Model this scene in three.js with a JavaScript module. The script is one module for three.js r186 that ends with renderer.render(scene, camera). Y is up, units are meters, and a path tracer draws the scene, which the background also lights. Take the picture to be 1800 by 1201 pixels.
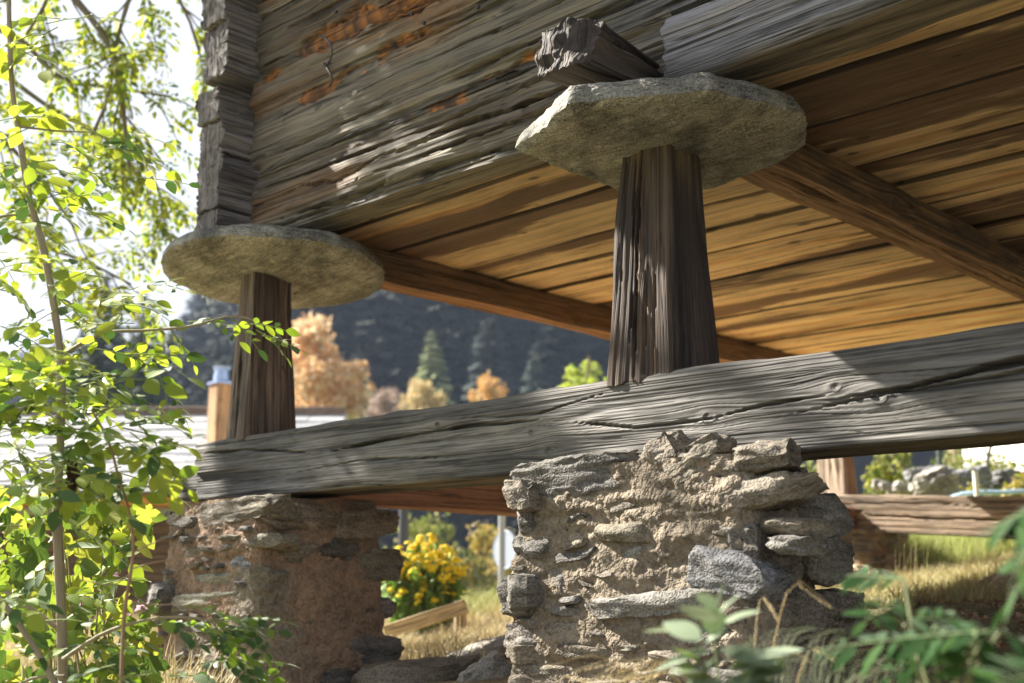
import * as THREE from 'three';
import { mergeGeometries } from 'three/addons/utils/BufferGeometryUtils.js';

// ---------------------------------------------------------------- camera, sky, sun, exposure
const scene = new THREE.Scene();
const PITCH = Math.atan(415 / 2068), TH = THREE.MathUtils.degToRad(45.9);
const V = (x, y, z) => new THREE.Vector3(x, y, z);
const FWD = V(-Math.cos(TH) * Math.cos(PITCH), Math.sin(PITCH), -Math.sin(TH) * Math.cos(PITCH));
const RIGHT = V(Math.sin(TH), 0, -Math.cos(TH));
const UPV = RIGHT.clone().cross(FWD);
const FH = V(-Math.cos(TH), 0, -Math.sin(TH));
const camera = new THREE.PerspectiveCamera(32.4, 1800 / 1201, 0.05, 3000);
camera.position.set(0, 0, 0);
camera.lookAt(FWD);
camera.userData.fStop = 2.0;
camera.focus = 4.1;
const SUN = V(-1, 0.81, 0.25).normalize();
{ // one hazy, bright late summer sky
  const W = 512, H = 256, d = new Float32Array(W * H * 4), v = new THREE.Vector3();
  for (let y = 0; y < H; y++) for (let x = 0; x < W; x++) {
    const e = ((y + .5) / H - .5) * Math.PI, a = ((x + .5) / W - .5) * 2 * Math.PI; v.set(Math.cos(e) * Math.cos(a), Math.sin(e), Math.cos(e) * Math.sin(a));
    const up = Math.max(0, v.y), k = Math.pow(1 - up, 2.2), g = Math.pow(Math.max(0, v.dot(SUN)), 3) * .15, hz = [.165, .162, .158], ze = [.092, .1, .115], i = (y * W + x) * 4;
    for (let c = 0; c < 3; c++) d[i + c] = ze[c] + (hz[c] - ze[c]) * k + g * [1, .96, .9][c]; d[i + 3] = 1;
  }
  const t = new THREE.DataTexture(d, W, H, THREE.RGBAFormat, THREE.FloatType); t.mapping = THREE.EquirectangularReflectionMapping; t.magFilter = t.minFilter = THREE.LinearFilter; t.needsUpdate = true; scene.background = scene.environment = t;
}
const sun = new THREE.DirectionalLight(new THREE.Color(1, 0.93, 0.82), 5);
sun.position.copy(SUN).multiplyScalar(40).add(V(-3, 0, -4)); sun.target.position.set(-3, 0, -4);
sun.castShadow = true; sun.shadow.mapSize.set(4096, 4096);
Object.assign(sun.shadow.camera, { left: -25, right: 25, top: 25, bottom: -25, near: 1, far: 120 });
scene.add(sun, sun.target);
const renderer = new THREE.WebGLRenderer({ antialias: true });
renderer.setSize(1024, 683);
renderer.toneMapping = THREE.LinearToneMapping;
renderer.toneMappingExposure = 5.3;
renderer.shadowMap.enabled = true;
const HAZE = 0.00045;
scene.fog = new THREE.FogExp2(new THREE.Color(0.55, 0.68, 0.95), HAZE);

// ---------------------------------------------------------------- numbers and noise
function RNG(s) { return () => { s |= 0; s = (s + 0x6d2b79f5) | 0; let t = Math.imul(s ^ (s >>> 15), 1 | s); t = (t + Math.imul(t ^ (t >>> 7), 61 | t)) ^ t; return ((t ^ (t >>> 14)) >>> 0) / 4294967296; }; }
let rnd = RNG(7);
const rr = (a, b) => a + (b - a) * rnd();
const clamp = (x, a = 0, b = 1) => Math.min(b, Math.max(a, x)), mix = (a, b, t) => a + (b - a) * t;
const sm = (a, b, x) => { const t = clamp((x - a) / (b - a)); return t * t * (3 - 2 * t); };
function hash(x, y, z) { let h = Math.imul(x, 374761393) ^ Math.imul(y, 668265263) ^ Math.imul(z, 2147483647 ^ 0x5bd1e995); h = Math.imul(h ^ (h >>> 13), 1274126177); h ^= h >>> 16; h = Math.imul(h, 0x85ebca6b); return ((h ^ (h >>> 15)) >>> 0) / 4294967295; }
const fade = (t) => t * t * t * (t * (t * 6 - 15) + 10);
// value noise in -1..1; px, py are periods in cells (0 = none)
function n2(x, y, seed = 0, px = 0, py = 0) {
  const ix = Math.floor(x), iy = Math.floor(y), u = fade(x - ix), v = fade(y - iy);
  const X0 = px ? ((ix % px) + px) % px : ix, X1 = px ? (X0 + 1) % px : ix + 1, Y0 = py ? ((iy % py) + py) % py : iy, Y1 = py ? (Y0 + 1) % py : iy + 1;
  return mix(mix(hash(X0, Y0, seed), hash(X1, Y0, seed), u), mix(hash(X0, Y1, seed), hash(X1, Y1, seed), u), v) * 2 - 1;
}
function n3(x, y, z, seed = 0) {
  const ix = Math.floor(x), iy = Math.floor(y), iz = Math.floor(z), u = fade(x - ix), v = fade(y - iy), w = fade(z - iz), k = seed * 131;
  const l = (a) => mix(mix(hash(ix, iy, a), hash(ix + 1, iy, a), u), mix(hash(ix, iy + 1, a), hash(ix + 1, iy + 1, a), u), v);
  return mix(l(iz + k), l(iz + 1 + k), w) * 2 - 1;
}
const fb2 = (x, y, s, o = 4) => { let a = 0, k = 0.5; for (let i = 0; i < o; i++, k *= 0.5, x *= 2.03, y *= 2.03) a += k * n2(x, y, s + i); return a; };
const fb3 = (x, y, z, s, o = 4) => { let a = 0, k = 0.5; for (let i = 0; i < o; i++, k *= 0.5, x *= 2.03, y *= 2.03, z *= 2.03) a += k * n3(x, y, z, s + i); return a; };
const at = (px, py, d) => FWD.clone().addScaledVector(RIGHT, (px - 900) / 2068).addScaledVector(UPV, -(py - 600.5) / 2068).multiplyScalar(d);   // a point of the place, d metres along the view axis

// ---------------------------------------------------------------- scene bookkeeping
const used = {};
function numbered(name) { const k = used[name] = (used[name] ?? -1) + 1; return k ? name + '_' + String(k).padStart(3, '0') : name; }
function tag(o, label, category, group) { o.userData.label = label; if (category) o.userData.category = category; if (group) o.userData.group = group; return o; }
function thing(name, label, category, pos = [0, 0, 0], group, turn = 0) { const g = new THREE.Group(); g.name = numbered(name); g.position.set(...pos); g.rotation.y = turn; scene.add(g); return tag(g, label, category, group); }
function add(name, geo, mat, parent = scene, label) {
  const m = new THREE.Mesh(geo, mat); m.name = parent === scene ? numbered(name) : name; m.castShadow = m.receiveShadow = true; parent.add(m);
  if (parent !== scene && parent.isGroup) { const k = parent.children.filter((c) => c.name.replace(/_\d+$/, '') === name).length - 1; if (k > 0) m.name = name + '_' + String(k).padStart(3, '0'); }
  if (label) m.userData.label = label; return m;
}
const struct = (name, geo, mat) => { const m = add(name, geo, mat); m.userData.kind = 'structure'; return m; };
function stuff(o, label, category) { o.userData.kind = 'stuff'; if (label) o.userData.label = label; if (category) o.userData.category = category; return o; }

// ---------------------------------------------------------------- textures
const SR = new Uint8Array(4097); for (let i = 0; i <= 4096; i++) { const c = i / 4096; SR[i] = Math.round(255 * (c <= 0.0031308 ? 12.92 * c : 1.055 * Math.pow(c, 1 / 2.4) - 0.055)); }
function tex(W, H, fn, wrapU = 1, wrapV = 1) {   // fn(x, y, out): out = linear r, g, b, height
  const a = new Uint8Array(W * H * 4), b = new Uint8Array(W * H * 4), o = [0, 0, 0, 0];
  for (let y = 0; y < H; y++) for (let x = 0; x < W; x++) {
    fn(x, y, o); const i = (y * W + x) * 4;
    for (let c = 0; c < 3; c++) a[i + c] = SR[(clamp(o[c]) * 4096) | 0];
    b[i] = b[i + 1] = b[i + 2] = clamp(o[3]) * 255; a[i + 3] = b[i + 3] = 255;
  }
  const mk = (d, s) => { const t = new THREE.DataTexture(d, W, H); t.wrapS = wrapU ? THREE.RepeatWrapping : THREE.ClampToEdgeWrapping; t.wrapT = wrapV ? THREE.RepeatWrapping : THREE.ClampToEdgeWrapping; t.magFilter = THREE.LinearFilter; t.minFilter = THREE.LinearMipmapLinearFilter; t.generateMipmaps = true; if (s) t.colorSpace = THREE.SRGBColorSpace; t.needsUpdate = true; return t; };
  return { map: mk(a, true), bump: mk(b, false) };
}
const scaled = (t, u, v) => ({ map: Object.assign(t.map.clone(), {}), bump: t.bump.clone(), set() { for (const k of [this.map, this.bump]) { k.repeat.set(u, v); k.needsUpdate = true; } return this; } }).set();
// grain lines bent round knots. returns [tone 0..1, height 0..1]
function grain(u, v, s, knots, PU, PV, fine) {
  let g = v, knot = 0, ring = 0;
  for (const k of knots) {
    const du = (u - k[0]) / (k[2] * 7), dv = v - k[1]; if (du * du > 6) continue;
    const e = Math.exp(-du * du - (dv / (k[2] * 2.6)) ** 2); g -= dv * 0.78 * e;
    const r = Math.hypot((u - k[0]) / 1.35, dv) / k[2]; if (r < 1.5) { knot = Math.max(knot, 1 - sm(0.75, 1.25, r)); ring = r; }
  }
  const q = (f) => Math.round(f * PV), p = (f) => Math.max(1, Math.round(f * PU));
  g += 0.02 * n2(u * p(0.35) / PU, v * q(2.2) / PV, s, p(0.35), q(2.2)) + 0.0022 * n2(u * p(2.4) / PU, v * q(7) / PV, s + 1, p(2.4), q(7));
  const L = (f, fu, k) => n2(u * p(fu) / PU, g * q(f) / PV, s + k, p(fu), q(f));
  const a = L(24, 0.6, 3), b = L(70, 0.9, 4), c = L(140, 1.3, 5), d = L(290, 2.4, 6), ra = Math.sqrt(Math.abs(a)), rb = Math.sqrt(Math.abs(b)), rc = Math.sqrt(Math.abs(c));
  const fl = L(190, 22, 7), fl2 = L(95, 9, 8), ck = Math.abs(L(44, 1.7, 9)), gate = sm(-.05, .35, n2(u * p(1.4) / PU, v * q(7) / PV, s + 10, p(1.4), q(7)) + .3 * fl2), chk = (1 - sm(.015, .07, ck)) * gate;
  const g1 = 1 - sm(.08, .34, Math.abs(b)), g2 = 1 - sm(.08, .36, Math.abs(c)), g3 = 1 - sm(.04, .2, Math.abs(a)), g4 = 1 - sm(.1, .4, Math.abs(d));
  const h = 0.82 - .34 * g1 * fine - .26 * g2 * fine - .14 * g3 + .08 * d * fine + .06 * fl * fine - .3 * chk;
  let tone = 0.92 - .34 * g1 - .36 * g2 - .16 * g3 - .2 * g4 + .14 * a + .14 * fl + .1 * fl2 - .45 * chk;
  let hh = h;
  if (knot) { const kr = 0.5 + 0.5 * Math.sin(ring * 16); tone = mix(tone, 0.22 + 0.3 * kr, knot); hh = mix(hh, 0.62 + 0.2 * kr - 0.5 * Math.exp(-ring * ring * 6), knot); }
  return [clamp(tone), clamp(hh)];
}
const BEAM = { L: 6.2, x0: -5.35, h: 0.305, d: 0.29, P: 1.19 };
// knots of the front beam as [x along, distance below its top edge, radius]
const BK = [[-2.993, .15, .012], [-2.907, .225, .018], [-2.201, .165, .015], [-1.736, .12, .015], [-1.598, .165, .02], [-3.513, .075, .012], [-0.9, .12, .02]];
const tBeam = tex(2048, 512, (x, y, o) => {
  const u = x / 2048 * BEAM.L, v = y / 512 * BEAM.P, k = BK.map((q) => [q[0] - BEAM.x0, BEAM.d + q[1], q[2]]);
  const [t, h] = grain(u, v, 11, k, BEAM.L, BEAM.P, 1), big = 0.5 + 0.5 * n2(u * 1.3, v * 5, 40), t2 = clamp(t * 1.1 - 0.03);
  const lo = [0.022, 0.02, 0.018], hi = [0.27, 0.255, 0.235];
  for (let c = 0; c < 3; c++) o[c] = mix(lo[c], hi[c], t2) * (0.62 + 0.62 * big + .22 * n2(u * 4, v * 14, 41)); o[3] = h;
});
const gk = [[0.35, 0.2, 0.018], [1.3, 0.62, 0.022], [1.75, 0.33, 0.014], [0.8, 0.8, 0.016]];
const tWood = tex(1024, 1024, (x, y, o) => {   // neutral weathered grain, 2 m by 1 m, tinted by each timber
  const u = x / 1024 * 2, v = y / 1024, [t, h] = grain(u, v, 71, gk, 2, 1, 1), k = mix(0.12, 1, clamp(t * 1.2 - .06));
  o[0] = k; o[1] = k * 0.985; o[2] = k * 0.965; o[3] = h;
});
// sheltered floor boards: pale sapwood with long brown and orange stains; 5 m by 2 m
const PKN = []; { const R = RNG(66); for (let i = 0; i < 30; i++) PKN.push([.25 + 4.5 * R(), .05 + 1.9 * R(), .01 + .016 * R()]); }
const tPlank = tex(2048, 1024, (x, y, o) => {
  const u = x / 2048 * 5, v = y / 1024 * 2;
  const [t, h] = grain(u, v, 301, [[0.9, 0.35, .02], [2.2, 1.3, .024], [3.7, .8, .02], [4.3, 1.7, .018], [1.6, 1.75, .02]], 5, 2, 0.6);
  const w = v + 0.05 * n2(u * 5 / 5, v * 4, 311, 5, 8) + .012 * n2(u * 15 / 5, v * 10, 312, 15, 20);
  const s1 = n2(u * 2 / 5, w * 5, 303, 2, 10), s2 = n2(u * 5 / 5, w * 13, 304, 5, 26), s3 = n2(u * 10 / 5, w * 34, 305, 10, 68);
  const s4 = n2(u * 3 / 5, w * 9, 307, 3, 18);
  const s5 = n2(u * 9 / 5 * 5, w * 50, 308, 45, 100), bg = n2(u * 2 / 5, w * 2.5, 309, 2, 5), dark = clamp(sm(0.05, 0.55, 0.75 * s1 + 0.55 * s2 + 0.25 * s3 + .16 * s5 + .5 * bg)), orange = sm(-0.2, 0.6, 0.7 * s4 + 0.35 * s3 + 0.2 * s1);
  let kk = 0; for (const k of PKN) { const du = (u - k[0]) / (k[2] * 1.9), dv = (v - k[1]) / k[2], r = Math.hypot(du, dv); if (r < 1.6) kk = Math.max(kk, 1 - sm(.5, 1.3, r)); const tl = Math.abs(dv) < 1 && Math.abs(du) < 6 ? .3 * (1 - Math.abs(du) / 6) * (1 - dv * dv) : 0; kk = Math.max(kk, tl); }
  const A = [0.86, 0.64, 0.36], B = [0.62, 0.31, 0.095], C = [0.15, 0.075, 0.03];
  for (let c = 0; c < 3; c++) o[c] = mix(mix(A[c], B[c], orange * 0.8), C[c], dark * 0.92) * (0.42 + 0.78 * t) * (1 - .75 * kk); o[3] = h;
});
const tStone = tex(1024, 1024, (x, y, o) => {    // schist: fine speckle in bedded streaks, 1 m by 1 m
  const u = x / 1024, v = y / 1024;
  const st = n2(u * 9, v * 46, 401, 9, 46), st2 = n2(u * 22, v * 120, 402, 22, 120), sp = n2(u * 190, v * 260, 403, 190, 260), bl = n2(u * 5, v * 5, 404, 5, 5), bl2 = n2(u * 13, v * 13, 405, 13, 13);
  const k = clamp(0.56 + 0.12 * st + 0.13 * st2 + 0.32 * sp + 0.12 * bl + 0.1 * bl2, 0.12, 1);
  o[0] = k; o[1] = k * (0.985 + 0.02 * bl); o[2] = k * (0.95 + 0.05 * bl2); o[3] = clamp(0.5 + 0.22 * st2 + 0.2 * sp + 0.16 * bl2);
});
const tMortar = tex(1024, 1024, (x, y, o) => {
  const u = x / 1024, v = y / 1024;
  const a = n2(u * 7, v * 7, 501, 7, 7), b = n2(u * 28, v * 28, 502, 28, 28), c = n2(u * 90, v * 90, 503, 90, 90), d = n2(u * 240, v * 240, 504, 240, 240);
  const k = clamp(0.6 + 0.1 * a + 0.12 * b + 0.13 * c + 0.12 * d, 0.1, 1);
  o[0] = k; o[1] = k * 0.93; o[2] = k * 0.82; o[3] = clamp(0.5 + 0.18 * b + 0.24 * c + 0.14 * d);
});
const S = (t, rough, bump, extra = {}) => new THREE.MeshStandardMaterial({ map: t.map, bumpMap: t.bump, bumpScale: bump, roughness: rough, vertexColors: true, ...extra });
const M = {
  beam: S(scaled(tBeam, 1 / BEAM.L, 1 / BEAM.P), 0.75, 0.006), wood: S(scaled(tWood, 0.5, 1), 0.8, 0.007), plank: S(scaled(tPlank, 0.2, 0.5), 0.75, 0.003),
  stone: S(tStone, 0.85, 0.006), mortar: S(tMortar, 0.95, 0.014),
};
const flat = (r, g, b, rough = 0.8, extra = {}) => new THREE.MeshStandardMaterial({ color: new THREE.Color().setRGB(r, g, b), roughness: rough, ...extra });
const leafMat = (r, g, b, tr = 0.5, rough = 0.45) => new THREE.MeshPhysicalMaterial({ color: new THREE.Color().setRGB(r, g, b), roughness: rough, transmission: tr, thickness: 0, side: THREE.DoubleSide, ior: 1.4 });

// ---------------------------------------------------------------- geometry builders
function grid(nu, nv, fn, flip = false) {   // fn(i, j, p, c, uv): one sheet
  const P = new Float32Array((nu + 1) * (nv + 1) * 3), C = new Float32Array(P.length), U = new Float32Array((nu + 1) * (nv + 1) * 2), I = [], p = V(0, 0, 0), c = [1, 1, 1], uv = [0, 0];
  for (let i = 0, k = 0; i <= nu; i++) for (let j = 0; j <= nv; j++, k++) { fn(i, j, p, c, uv); p.toArray(P, k * 3); C.set(c, k * 3); U.set(uv, k * 2); }
  for (let i = 0; i < nu; i++) for (let j = 0; j < nv; j++) { const a = i * (nv + 1) + j, b = a + 1, d = a + nv + 1, e = d + 1; flip ? I.push(a, d, b, b, d, e) : I.push(a, b, d, b, e, d); }
  const g = new THREE.BufferGeometry();
  g.setAttribute('position', new THREE.BufferAttribute(P, 3)); g.setAttribute('color', new THREE.BufferAttribute(C, 3)); g.setAttribute('uv', new THREE.BufferAttribute(U, 2)); g.setIndex(I); g.computeVertexNormals(); return g;
}
const merge = (a) => { a = a.filter(Boolean); const ix = a.every((g) => g.index); return a.length === 1 ? a[0] : mergeGeometries(ix ? a : a.map((g) => g.index ? g.toNonIndexed() : g)); };
// A hewn timber along x from 0 to L. Faces: 0 top, 1 front (z+), 2 bottom, 3 back. step = spacing of the mesh round each face.
function timber(o) {
  const { L, h, d, nu, r = 0.012, step = [.03, .03, .03, .06], seed = 1, hewn = 0.006, ridge = 0.002, cracks = [], tint = [.3, .28, .25], vary = .25, uv0 = [rnd() * 7, rnd() * 3], size = () => [1, 1], bend = () => [0, 0], color, carve, slant, endDark = .7, ends = 0.012 } = o;
  const pts = []; let s = 0;
  const side = (len, face, fn) => { const n = Math.max(2, Math.round((len - 2 * r) / step[face])); for (let k = 0; k <= n; k++) { const a = -len / 2 + r + (len - 2 * r) * k / n; pts.push([...fn(a), face, s + a + len / 2]); } s += len; };
  const corner = (cy, cz, a0, f, at0) => { for (let k = 1; k < 3; k++) { const a = a0 + k * Math.PI / 6; pts.push([cy + r * Math.sin(a), cz + r * Math.cos(a), Math.sin(a), Math.cos(a), f, at0 + (k - 1.5) * r * .5]); } };
  side(d, 0, (a) => [h / 2, a, 1, 0]); corner(h / 2 - r, d / 2 - r, Math.PI / 2 - Math.PI / 2, 1, s);
  // the corner runs from the top round to the front
  pts.splice(-2, 2); for (let k = 1; k < 3; k++) { const a = Math.PI / 2 - k * Math.PI / 6; pts.push([h / 2 - r + r * Math.sin(a), d / 2 - r + r * Math.cos(a), Math.sin(a), Math.cos(a), 1, s + (k - 1.5) * r * .5]); }
  side(h, 1, (a) => [-a, d / 2, 0, 1]); for (let k = 1; k < 3; k++) { const a = -k * Math.PI / 6; pts.push([-h / 2 + r + r * Math.sin(a), d / 2 - r + r * Math.cos(a), Math.sin(a), Math.cos(a), 1, s + (k - 1.5) * r * .5]); }
  side(d, 2, (a) => [-h / 2, -a, -1, 0]); for (let k = 1; k < 3; k++) { const a = -Math.PI / 2 - k * Math.PI / 6; pts.push([-h / 2 + r + r * Math.sin(a), -d / 2 + r + r * Math.cos(a), Math.sin(a), Math.cos(a), 2, s + (k - 1.5) * r * .5]); }
  side(h, 3, (a) => [a, -d / 2, 0, -1]); for (let k = 1; k < 3; k++) { const a = -Math.PI - k * Math.PI / 6; pts.push([h / 2 - r + r * Math.sin(a), -d / 2 + r + r * Math.cos(a), Math.sin(a), Math.cos(a), 3, s + (k - 1.5) * r * .5]); }
  pts.push([...pts[0].slice(0, 5), s]);
  const N = pts.length - 1, col = [0, 0, 0];
  const place = (u, q, p, shrink = 1) => {
    const [sh, sd] = size(u), [by, bz] = bend(u); let [y, z, ny, nz, face, t] = q; t %= s; let dd = 0, dark = 1;
    if (hewn) dd += hewn * (fb2(u * 1.6, t * 4 + 9 * (t / s), seed, 3)) * 1.6;
    if (ridge) { const tt = t + .008 * n2(u * 1.1, t * 6, seed + 8); dd += ridge * (1.2 * Math.sqrt(Math.abs(n2(u * .8, tt * 42, seed + 5))) + .8 * Math.sqrt(Math.abs(n2(u * 1.4, tt * 95, seed + 6))) - 1.3); }
    for (const k of cracks) if (k.f === face) {
      if (u < k.u0 || u > k.u1) continue; const f = (u - k.u0) / (k.u1 - k.u0), a = face & 1 ? y * sh : z * sd, w = k.w * Math.min(1, 5 * f, 5 * (1 - f)) * (.75 + .5 * n2(u * 5, 3, seed + 3));
      const ac = (typeof k.a === 'function' ? k.a(u) : k.a) + (k.wob ?? .008) * n2(u * 2.6, k.u0 * 9, seed + 4) + .25 * (k.wob ?? .008) * n2(u * 14, k.u0 * 9, seed + 14), e = Math.abs(a - ac) / Math.max(w, 1e-4);
      if (e < 1) { dd -= k.d * (1 - e * e) * Math.min(1, 8 * f, 8 * (1 - f)); dark = Math.min(dark, .55 + .45 * e); } else if (e < 2.2) dd += k.d * .06 * (2.2 - e);
    }
    if (carve) { const c = carve(u, y, z, face); dd += c; }
    p.set(u, (y * sh) * shrink + ny * dd + by, (z * sd) * shrink + nz * dd + bz);
    return dark;
  };
  const paint = (u, q, dark, c) => {
    const t = q[5] % s, k = (1 + vary * fb2(u * .9, t * 7, seed + 20, 3) + vary * .5 * n2(u * 4, t * 30, seed + 21)) * dark;
    if (color) { const w = color(u, q[0], q[1], q[4], t); for (let i = 0; i < 3; i++) c[i] = w[i] * k; } else for (let i = 0; i < 3; i++) c[i] = tint[i] * k;
  };
  const body = grid(nu, N, (i, j, p, c, uv) => { const u = L * i / nu, q = pts[j]; const dark = place(u, q, p); if (ends) p.x += (i === 0 || i === nu) ? ends * n2(q[0] * 40, q[1] * 40, seed + 30) : 0; if (slant && u < .12) p.x += (1 - u / .12) * (slant[0] * q[0] + slant[1] * q[1] + slant[2] * fb2(q[0] * 14, q[1] * 14, seed + 35, 3)); paint(u, q, dark, c); uv[0] = uv0[0] + u; uv[1] = uv0[1] + q[5]; });
  const sc = [1, .965, .9, .8, .66, .5, .34, .17, 0];
  const cap = (e) => grid(8, N, (i, j, p, c, uv) => {
    const q = pts[j], u = e ? L : 0; place(u, q, p); const [by, bz] = bend(u), [ch, cd] = size(u); { const w = Math.min(1, i / 4); p.y = mix(p.y, by + q[0] * ch, w); p.z = mix(p.z, bz + q[1] * cd, w); } p.y = by + (p.y - by) * sc[i]; p.z = bz + (p.z - bz) * sc[i];
    if (slant && !e) { const k0 = sc[i]; p.x += slant[0] * q[0] * k0 + slant[1] * q[1] * k0 + slant[2] * fb2(q[0] * 14 * k0, q[1] * 14 * k0, seed + 35, 3); }
    p.x += ends * n2(q[0] * 40, q[1] * 40, seed + 30) * (i === 0 ? 1 : 0) + (i ? (e ? 1 : -1) * (.003 + ends * .3 * n2(p.y * 24, p.z * 24, seed + 31) + .004 * n2(p.y * 90, p.z * 90, seed + 33)) : 0);
    paint(u, q, endDark * (1 + .3 * n2(p.y * 60, p.z * 60, seed + 32)), c); uv[0] = uv0[0] + p.y * 2; uv[1] = uv0[1] + p.z;
  }, !e);
  return merge([body, cap(0), cap(1)]);
}
// the same timber turned so that its length runs along an axis through p
function lay(g, p, dir = 'x') {
  const m = new THREE.Matrix4();
  if (dir === 'z') m.makeRotationY(Math.PI / 2); else if (dir === '-z') m.makeRotationY(-Math.PI / 2); else if (dir === 'y') m.makeRotationZ(Math.PI / 2);
  return g.applyMatrix4(m.setPosition(...p));
}
// a field stone: a rounded box pushed about by bedded noise; sizes are full width, height, depth
function stoneGeo(w, h, d, seed, o = {}) {
  const { n: n0 = 9, tint = [.3, .27, .22], rough = .09, flat: fl = .35, bed = 1, corner = .4 } = o, n = Math.round(n0 * 1.5);
  const sheets = [], R = RNG(seed * 77 + 5), cuts = []; for (let k = 0; k < 9; k++) { const nx = R() * 2 - 1, ny = (R() * 2 - 1) * .9, nz = R() * 1.6 - .6, l = Math.hypot(nx, ny, nz) || 1, n3d = [nx / l, ny / l, nz / l]; cuts.push([...n3d, (Math.abs(n3d[0]) * w + Math.abs(n3d[1]) * h + Math.abs(n3d[2]) * d) / 2 * (.66 + .24 * R())]); }
  const ax = [[1, 0, 0], [0, 1, 0], [0, 0, 1]];
  for (let f = 0; f < 6; f++) {
    const a = f >> 1, sg = f & 1 ? 1 : -1, dim = [w, h, d], nn = [0, 0, 0], u = (a + 1) % 3, v = (a + 2) % 3, nu = Math.max(3, Math.round(n * Math.sqrt(dim[u] / Math.max(w, h, d)))), nv = Math.max(3, Math.round(n * Math.sqrt(dim[v] / Math.max(w, h, d))));
    sheets.push(grid(nu, nv, (i, j, p, c, uv) => {
      const q = [0, 0, 0]; q[a] = sg; q[u] = 2 * i / nu - 1; q[v] = 2 * j / nv - 1;
      const l = Math.hypot(...q), m = Math.max(...q.map(Math.abs)), k = mix(1, m / l * 1.28, corner);
      const X = q[0] * k * w / 2, Y = q[1] * k * h / 2, Z = q[2] * k * d / 2, s0 = Math.min(w, h, d);
      const e1 = fb3(q[0] * 1.3 + seed * 3.1, q[1] * 1.3, q[2] * 1.3 + seed, seed, 3), b = bed * n3(X * 14, Y * 90 + 3 * e1, Z * 14, seed + 7), e2 = n3(X * 42 + seed, Y * 60, Z * 42, seed + 3);
      const ly = Math.floor((Y + .004 * n2(X * 12, Z * 12, seed)) / (.011 + .008 * hash(seed, 3, 1))), st = hash(ly, seed, 9) - .5, m2 = 1 + .26 * e1, dn = (.05 * b + .06 * e2 + .2 * st * bed) * s0 * rough * 4;
      p.set(X * m2, Y * (1 + .3 * e1), Z * m2); for (const k of cuts) { const q2 = p.x * k[0] + p.y * k[1] + p.z * k[2] - k[3]; if (q2 > 0) { p.x -= k[0] * q2; p.y -= k[1] * q2; p.z -= k[2] * q2; } } p.x += X / (Math.abs(X) + .02) * dn; p.z += Z / (Math.abs(Z) + .02) * dn; p.y += .006 * e2 * Math.min(1, s0 * 12);
      const t = 1 + .22 * fb3(X * 8 + seed, Y * 14, Z * 8, seed + 11, 3) + .1 * b; c[0] = tint[0] * t; c[1] = tint[1] * t; c[2] = tint[2] * t;
      uv[0] = X + (a === 0 ? Z : 0) + seed * .37; uv[1] = Y + (a === 1 ? Z : 0) + seed * .71;
    }, sg < 0));
  }
  return merge(sheets);
}
function tube(pts, r0, r1, seg = 7, color = [.2, .17, .12], per = 3, uvs = 1) {   // a tapering branch through points
  const curve = new THREE.CatmullRomCurve3(pts), n = Math.max(2, (pts.length - 1) * per), A = V(0, 0, 0), B = V(0, 0, 0), T = V(0, 0, 0), ref = V(.3, .2, 1).normalize();
  return grid(n, seg, (i, j, p, c, uv) => {
    const t = i / n, q = curve.getPointAt(t); curve.getTangentAt(t, T); A.crossVectors(T, Math.abs(T.dot(ref)) > .95 ? V(1, 0, 0) : ref).normalize(); B.crossVectors(T, A);
    const a = j / seg * 2 * Math.PI, r = mix(r0, r1, t) * (1 + .12 * n2(i * 1.7, r0 * 999, 5)); p.copy(q).addScaledVector(A, Math.cos(a) * r).addScaledVector(B, Math.sin(a) * r);
    const k = 1 + .25 * n2(i * .9, j * 1.3, 77); c[0] = color[0] * k; c[1] = color[1] * k; c[2] = color[2] * k; uv[0] = t * 3 * uvs; uv[1] = j / seg * .2;
  }, true);
}
function leafGeo(width = .55, fold = .16, curl = .12, n = 5, notch = 0) {   // one leaflet of length 1 along x, facing y
  const P = [], I = [], U = [];
  for (let i = 0; i <= n; i++) {
    const t = i / n, w = width / 2 * Math.pow(Math.sin(Math.PI * Math.pow(t, .85) * .985 + .01), .8) * (notch && i % 2 ? 1 - notch : 1), y = -curl * t * t;
    P.push(t, y + fold * w, -w, t, y, 0, t, y + fold * w, w); U.push(t, 0, t, .5, t, 1);
    if (i) { const a = 3 * (i - 1), b = 3 * i; I.push(a, a + 1, b, a + 1, b + 1, b, a + 1, a + 2, b + 1, a + 2, b + 2, b + 1); }
  }
  const g = new THREE.BufferGeometry(); g.setAttribute('position', new THREE.Float32BufferAttribute(P, 3)); g.setAttribute('uv', new THREE.Float32BufferAttribute(U, 2)); g.setIndex(I); g.computeVertexNormals(); return g;
}
function lobedGeo(lobes = 5, deep = .45) {   // a palmate leaf of length about 1, base at the origin
  const P = [.32, 0, 0], I = [], n = lobes * 6, m = n + 1; let k = 1;
  for (let i = 0; i <= n; i++) { const a = -2.55 + 5.1 * i / n, l = Math.abs(Math.cos(i / n * lobes * Math.PI - Math.PI / 2 * 0)); const r = (.36 + .34 * (1 - Math.abs(a) / 3.4)) * (1 - deep * (1 - Math.pow(Math.abs(Math.sin(i / n * lobes * Math.PI)), .7))); P.push(.32 + r * Math.cos(a), -.1 * r * r + .05 * Math.sin(i * 1.9), r * Math.sin(a)); }
  for (let i = 1; i < m; i++) I.push(0, i + 1, i);
  const g = new THREE.BufferGeometry(); g.setAttribute('position', new THREE.Float32BufferAttribute(P, 3)); g.setAttribute('uv', new THREE.Float32BufferAttribute(new Array(P.length / 3 * 2).fill(0), 2)); g.setIndex(I); g.computeVertexNormals(); return g;
}
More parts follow.
